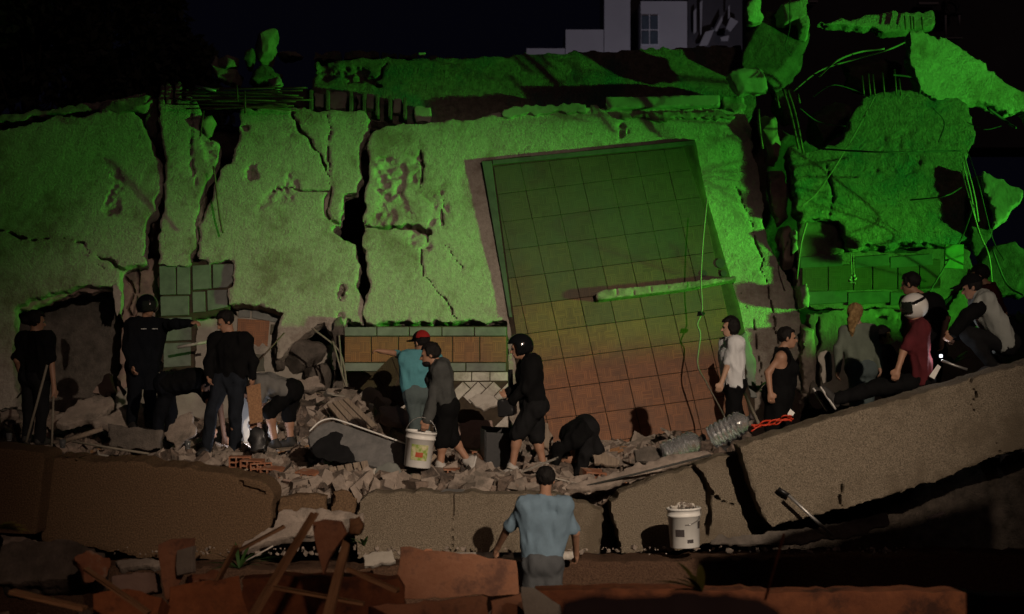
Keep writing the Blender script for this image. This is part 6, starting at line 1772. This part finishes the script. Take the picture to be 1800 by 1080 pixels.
# ---- foreground: orange plastered walls and broken pieces in the street
for pts, D, t, yw, th, mt, lab, cat in [
        ([(940, 1030), (1130, 1026), (1400, 1032), (1660, 1030), (1725, 1040), (1830, 1042), (1830, 1300), (940, 1300)], 13.4, 0, 0, .25, 'rust_paint', 'long low rusty orange wall along the bottom, before the man in blue', 'wall'),
        ([(430, 1012), (520, 1006), (700, 1010), (712, 1030), (710, 1300), (430, 1300)], 13.6, 0, 3, .22, 'rust_paint', 'orange wall stub behind the crossed boards', 'wall'),
        ([(704, 962), (760, 968), (906, 986), (912, 1046), (696, 1054)], 14.0, 8, 4, .06, 'salmon_paint', 'salmon board with a torn corner, left of the man in blue', 'board'),
        ([(650, 1066), (848, 1046), (858, 1050), (856, 1300), (640, 1300)], 13.0, 6, -2, .08, 'salmon_paint', 'lower salmon board below the torn one', 'board'),
        ([(862, 1056), (916, 1042), (934, 1060), (940, 1300), (862, 1300)], 13.1, 6, 4, .08, 'salmon_paint', 'narrow salmon board beside the white triangular shard', 'board'),
        ([(918, 1032), (940, 1034), (985, 1064), (990, 1090), (925, 1100)], 12.8, 10, -10, .06, 'plaster_grey', 'pale triangular shard on the low orange wall', 'shard'),
        ([(553, 918), (572, 913), (602, 916), (612, 938), (594, 962), (580, 985), (572, 1010), (566, 985)], 12.6, 4, -12, .05, 'salmon_paint', 'pointed orange plaster wedge caught between the crossed boards', 'plaster'),
        ([(278, 958), (300, 948), (344, 946), (344, 984), (318, 1020), (302, 1066), (290, 1050), (282, 1000)], 13.2, 6, 10, .06, 'salmon_paint', 'tall pointed salmon shard standing alone in the dark rubble', 'plaster'),
        ([(318, 968), (346, 960), (345, 1006), (318, 1012)], 13.1, 6, -25, .05, 'plaster_grey', 'grey fragment on the shoulder of the tall salmon shard', 'plaster'),
        ([(194, 1016), (240, 1006), (284, 1012), (288, 1042), (240, 1054), (200, 1050)], 13.4, 18, 8, .15, 'plaster_pink', 'squat pinkish block beside the tall salmon shard', 'block'),
        ([(320, 1012), (384, 1006), (390, 1022), (330, 1032)], 13.3, 40, 0, .08, 'brick_red', 'reddish flat brick behind the tall salmon shard', 'brick'),
        ([(0, 972), (60, 962), (140, 966), (190, 985), (180, 1030), (60, 1040), (0, 1040)], 14.2, 40, 0, .25, 'concrete_dark', 'large dark boulder in the near corner', 'boulder'),
        ([(126, 985), (160, 968), (196, 985), (186, 1020), (150, 1030)], 13.7, 15, 20, .15, 'brick_red', 'dark red block next to the boulder in the near corner', 'block'),
        ([(180, 1060), (240, 1050), (300, 1066), (290, 1110), (180, 1110)], 12.6, 25, -8, .2, 'orange_paint', 'orange lump at the bottom below the squat pinkish block', 'block'),
        ([(300, 1040), (420, 1020), (440, 1110), (290, 1110)], 13.0, 20, 8, .15, 'orange_paint', 'shaded orange slab between the salmon shard and the first board', 'plaster'),
        ([(612, 910), (634, 906), (644, 925), (636, 944), (612, 940)], 12.8, 10, 0, .12, 'wood', 'round brown stump end on the crossed boards', 'stump'),
        ([(730, 972), (760, 968), (770, 984), (736, 990)], 17.9, 40, 0, .12, 'brick_red', 'dark red chunk at the foot of the pale parapet', 'chunk'),
        ([(636, 976), (690, 968), (700, 992), (640, 1000)], 17.8, 45, 0, .06, 'plaster_grey', 'broken grey flakes at the foot of the pale parapet', 'plaster'),
        ([(200, 990), (270, 984), (300, 996), (210, 1006)], 17.5, 50, 0, .08, 'concrete', 'pale strip of plaster under the dark brown parapet', 'plaster'),
        ([(0, 945), (90, 962), (140, 975), (60, 985), (0, 975)], 17.5, 50, 0, .1, 'concrete', 'dull grey slab under the end block of the parapet', 'concrete slab')]:
    sd += 1
    if mt in ('rust_paint', 'orange_paint', 'salmon_paint', 'plaster_grey') and D < 15:
        cx = sum(p[0] for p in pts) / len(pts); cy = sum(p[1] for p in pts) / len(pts)
        tag(board(cat.replace(' ', '_'), jagged(pts, 1.6, sd, 16), Plane(cx, cy, D, t, yw), th, MAT[mt], None, 0.003), lab, cat)
    else:
        flat_piece(cat.replace(' ', '_'), pts, D, t, yw, th, mt, lab, cat, sd, edge=0.022, relief=0.008, res=0.02)
for a_, b_, D, w, lab in [((549, 908), (440, 1090), 12.4, 0.075, 'long splintered board slanting up from the bottom'), ((608, 958), (574, 1092), 12.2, 0.07, 'shorter splintered board under the plaster wedge')]:
    A, B_ = P(*a_, D), P(*b_, D - .3); d = (B_ - A)
    me = box_mesh('splintered_board', w, 0.035, d.length, 0.004)
    for v in me.vertices:
        if v.co.z < 0.1: v.co.x *= 0.55 + 0.3 * random.random(); v.co.z += random.uniform(-.05, .05)
    o = add('splintered_board', me, MAT['wood'], None, Matrix.Translation(A) @ d.to_track_quat('Z', 'Y').to_matrix().to_4x4())
    tag(o, lab, 'board')
for a_, b_, D, w, lab in [((150, 1000), (262, 1078), 12.0, 0.06, 'dull board lying over the dark red block'), ((352, 1078), (415, 960), 13.0, 0.05, 'thin board propped between the salmon shard and the long board'),
                          ((20, 1040), (150, 1070), 11.5, 0.07, 'board lying at the bottom by the boulder in the near corner'), ((470, 1030), (640, 1062), 12.2, 0.05, 'board lying level under the two slanting boards'),
                          ((610, 1000), (700, 1040), 12.6, 0.05, 'short board at the foot of the torn salmon board'), ((500, 925), (420, 968), 14.5, 0.05, 'pale split board behind the long slanting board')]:
    A, B_ = P(*a_, D), P(*b_, D - .1); dv = (B_ - A)
    me = box_mesh('splintered_board', w, 0.025, dv.length, 0.003)
    for v in me.vertices: v.co.x += random.uniform(-.012, .012)
    tag(add('splintered_board', me, MAT['wood'], None, Matrix.Translation(A) @ dv.to_track_quat('Z', 'Y').to_matrix().to_4x4()), lab, 'board')
o = slab('dark_bundle', [(985, 1076), (1040, 1062), (1150, 1056), (1260, 1058), (1330, 1068), (1365, 1085), (1370, 1140), (980, 1140)], Plane(1170, 1090, 5.2, 30), 0.2, MAT['plaster_pink'], res=0.02, edge=0.03, relief=0.02, seed=481, warp=.03)
tag(o, 'dark rounded bundle out of focus at the bottom edge', 'bundle')

# ---- loose rubble: separate stones in the heap, then the grit nobody could count
ZONES = [('stone in the dim rubble heap below the officer', -7.0, -3.6, 20.0, 25.0, 60, 'rubble stones of the dim heap'),
         ('stone in the central rubble heap between the mattress and the wooden strip', -3.6, -0.9, 20.0, 25.4, 110, 'rubble stones of the central heap'),
         ('stone in the rubble at the foot of the parquet panel', -0.9, 2.6, 19.9, 25.0, 75, 'rubble stones below the parquet panel'),
         ('stone in the rubble behind the great leaning parapet', 2.6, 6.2, 20.3, 24.5, 30, 'rubble stones behind the great parapet')]
rs = random.Random(77)
CMATS = ['concrete', 'rubble', 'rubble', 'plaster_pink', 'concrete', 'concrete_dark', 'brick_red', 'plaster_grey']
cm_cache = {}
for lab, x0, x1, y0, y1, n, grp in ZONES:
    for k in range(n):
        x, y = rs.uniform(x0, x1), y0 + (y1 - y0) * rs.random() ** 1.1
        mi, mt = rs.randrange(14), rs.choice(CMATS)
        if (mi, mt) not in cm_cache:
            m_ = CH[mi].copy(); m_.materials.append(MAT[mt]); cm_cache[(mi, mt)] = m_
        s = rs.choice((.10, .12, .15, .18, .22, .28, .36)) * rs.uniform(.8, 1.2)
        if 'central' in lab and y > 23: s *= 1.25
        o = add('rubble_stone', cm_cache[(mi, mt)], None, None, Matrix.Translation((x, y, rz_at(x, y) + s * 0.12)) @ Euler((rs.uniform(-.6, .6), rs.uniform(-.6, .6), rs.uniform(0, 6.3))).to_matrix().to_4x4() @ Matrix.Diagonal((s * rs.uniform(.8, 1.6), s, s * rs.uniform(.5, 1.0), 1)))
        tag(o, lab, 'stone', grp)


PLT = []
for k in range(7):
    rr = random.Random(900 + k)
    pl_ = [(math.cos(t) * rr.uniform(.6, 1.1), math.sin(t) * rr.uniform(.6, 1.1)) for t in sorted(rr.uniform(0, 6.28) for _ in range(6 + k % 3))]
    bm = bmesh.new(); f_ = bm.faces.new([bm.verts.new((x * .5, y * .5, 0)) for x, y in pl_])
    r_ = bmesh.ops.extrude_face_region(bm, geom=[f_]); bmesh.ops.translate(bm, verts=[x for x in r_['geom'] if isinstance(x, bmesh.types.BMVert)], vec=(0, 0, .12))
    bmesh.ops.recalc_face_normals(bm, faces=bm.faces); bmesh.ops.bevel(bm, geom=list(bm.edges), offset=0.012, segments=1, affect='EDGES')
    m_ = bpy.data.meshes.new('broken_plate'); bm.to_mesh(m_); bm.free()
    m_.materials.append(MAT[('concrete', 'plaster_pink', 'concrete', 'plaster_grey', 'tile_white', 'rubble', 'wood_grey')[k]]); PLT.append(m_)
rs = random.Random(41)
for lab, x0, x1, y0, y1, n, grp in [('small flat plate of broken render in the dim heap below the officer', -6.8, -3.5, 20.3, 24.6, 26, 'plates of the dim heap'), ('small flat plate of broken render in the central rubble heap', -3.5, -0.9, 20.1, 25.0, 60, 'plates of the central heap'),
                               ('small flat plate of broken render below the parquet panel', -0.9, 2.4, 20.0, 24.6, 34, 'plates below the parquet panel')]:
    for k in range(n):
        x, y = rs.uniform(x0, x1), rs.uniform(y0, y1); s = rs.uniform(.18, .5)
        o = add('broken_render_plate', PLT[k % 7], None, None, Matrix.Translation((x, y, rz_at(x, y) + s * .12)) @ Euler((rs.uniform(.1, .9), rs.uniform(-.5, .5), rs.uniform(0, 6.3))).to_matrix().to_4x4() @ Matrix.Diagonal((s, s * rs.uniform(.5, 1), s * .6, 1)))
        tag(o, lab, 'plate', grp)
PLK = [box_mesh('plank_splinter', 0.5 + .15 * (k % 4), 0.05 + .02 * (k % 3), 0.018, 0.003) for k in range(6)]
for k, m_ in enumerate(PLK):
    for v in m_.vertices:
        if abs(v.co.x) > 0.2: v.co.x += random.uniform(-.06, .06); v.co.z += random.uniform(-.004, .004)
    m_.materials.append(MAT[('wood_grey', 'wood_grey', 'wood', 'plaster_grey', 'wood_grey', 'concrete')[k]])
rs = random.Random(31)
for lab, x0, x1, y0, y1, n, grp in [('splintered batten lying in the dim heap below the officer', -6.6, -3.4, 20.2, 23.4, 16, 'splinters of the dim heap'), ('splintered batten lying in the central rubble heap', -3.4, -0.8, 20.0, 24.8, 44, 'splinters of the central heap'),
                               ('splintered batten lying below the parquet panel', -0.8, 2.2, 20.0, 24.0, 24, 'splinters below the parquet panel')]:
    for k in range(n):
        x, y = rs.uniform(x0, x1), rs.uniform(y0, y1)
        s = rs.uniform(.6, 1.2)
        o = add('splintered_batten', PLK[k % 6], None, None, Matrix.Translation((x, y, rz_at(x, y) + rs.uniform(.04, .14))) @ Euler((rs.uniform(-.5, .5), rs.uniform(-.45, .45), rs.uniform(0, 6.3))).to_matrix().to_4x4() @ Matrix.Scale(s, 4))
        tag(o, lab, 'batten', grp)


def grit(name, n, x0, x1, y0, y1, hf, smin, smax, mat, seed):
    rg = np.random.default_rng(seed)
    base = np.array([[-1, -1, -1], [1, -1, -1], [1, 1, -1], [-1, 1, -1], [-1, -1, 1], [1, -1, 1], [1, 1, 1], [-1, 1, 1]], dtype=np.float32) * .5
    fq = np.array([[0, 3, 2, 1], [4, 5, 6, 7], [0, 1, 5, 4], [1, 2, 6, 5], [2, 3, 7, 6], [3, 0, 4, 7]])
    x = rg.uniform(x0, x1, n).astype(np.float32); y = rg.uniform(y0, y1, n).astype(np.float32)
    s = (smin + (smax - smin) * rg.random(n) ** 2.5)[:, None, None]
    v = (base[None] + rg.uniform(-.22, .22, (n, 8, 3))) * rg.uniform(.45, 1.5, (n, 1, 3))
    ang = rg.normal(size=(n, 4)); ang /= np.linalg.norm(ang, axis=1)[:, None]
    w, a, b, c = ang.T
    R = np.stack([np.stack([1 - 2 * (b * b + c * c), 2 * (a * b - c * w), 2 * (a * c + b * w)], 1), np.stack([2 * (a * b + c * w), 1 - 2 * (a * a + c * c), 2 * (b * c - a * w)], 1), np.stack([2 * (a * c - b * w), 2 * (b * c + a * w), 1 - 2 * (a * a + b * b)], 1)], 1)
    v = np.einsum('nij,nkj->nki', R, v * s)
    z = hf(x, y)
    v += np.stack([x, y, z + s[:, 0, 0] * .2], 1)[:, None, :]
    q = (np.arange(n)[:, None, None] * 8 + fq[None]).reshape(-1, 4)
    return tag(add(name, np_mesh(name, v.reshape(-1, 3), q, False), mat), 'fine grit and splinters of masonry over the rubble heap', 'grit', None, 'stuff')


grit('masonry_grit', 14000, -7.4, 6.4, 19.85, 26.0, rubble_h, 0.03, 0.17, MAT['rubble'], 3)
grit('masonry_grit', 8000, -4.2, 2.2, 19.85, 25.6, rubble_h, 0.03, 0.19, MAT['concrete'], 5)['label'] = 'paler chips of concrete over the middle of the heap'
grit('masonry_grit', 260, -4.0, 4.0, 18.5, 19.05, lambda x, y: 0.96 + 0 * x, 0.01, 0.04, MAT['concrete'], 6)['label'] = 'chips of mortar strewn along the floor edge'
grit('masonry_grit', 2500, -5.0, 4.5, 12.2, 16.0, lambda x, y: 1.08 * np.exp(-((y - 13.2) / 1.7) ** 4) + 0 * x, 0.02, 0.12, MAT['rubble'], 7)['label'] = 'dark grit over the street heap in front'
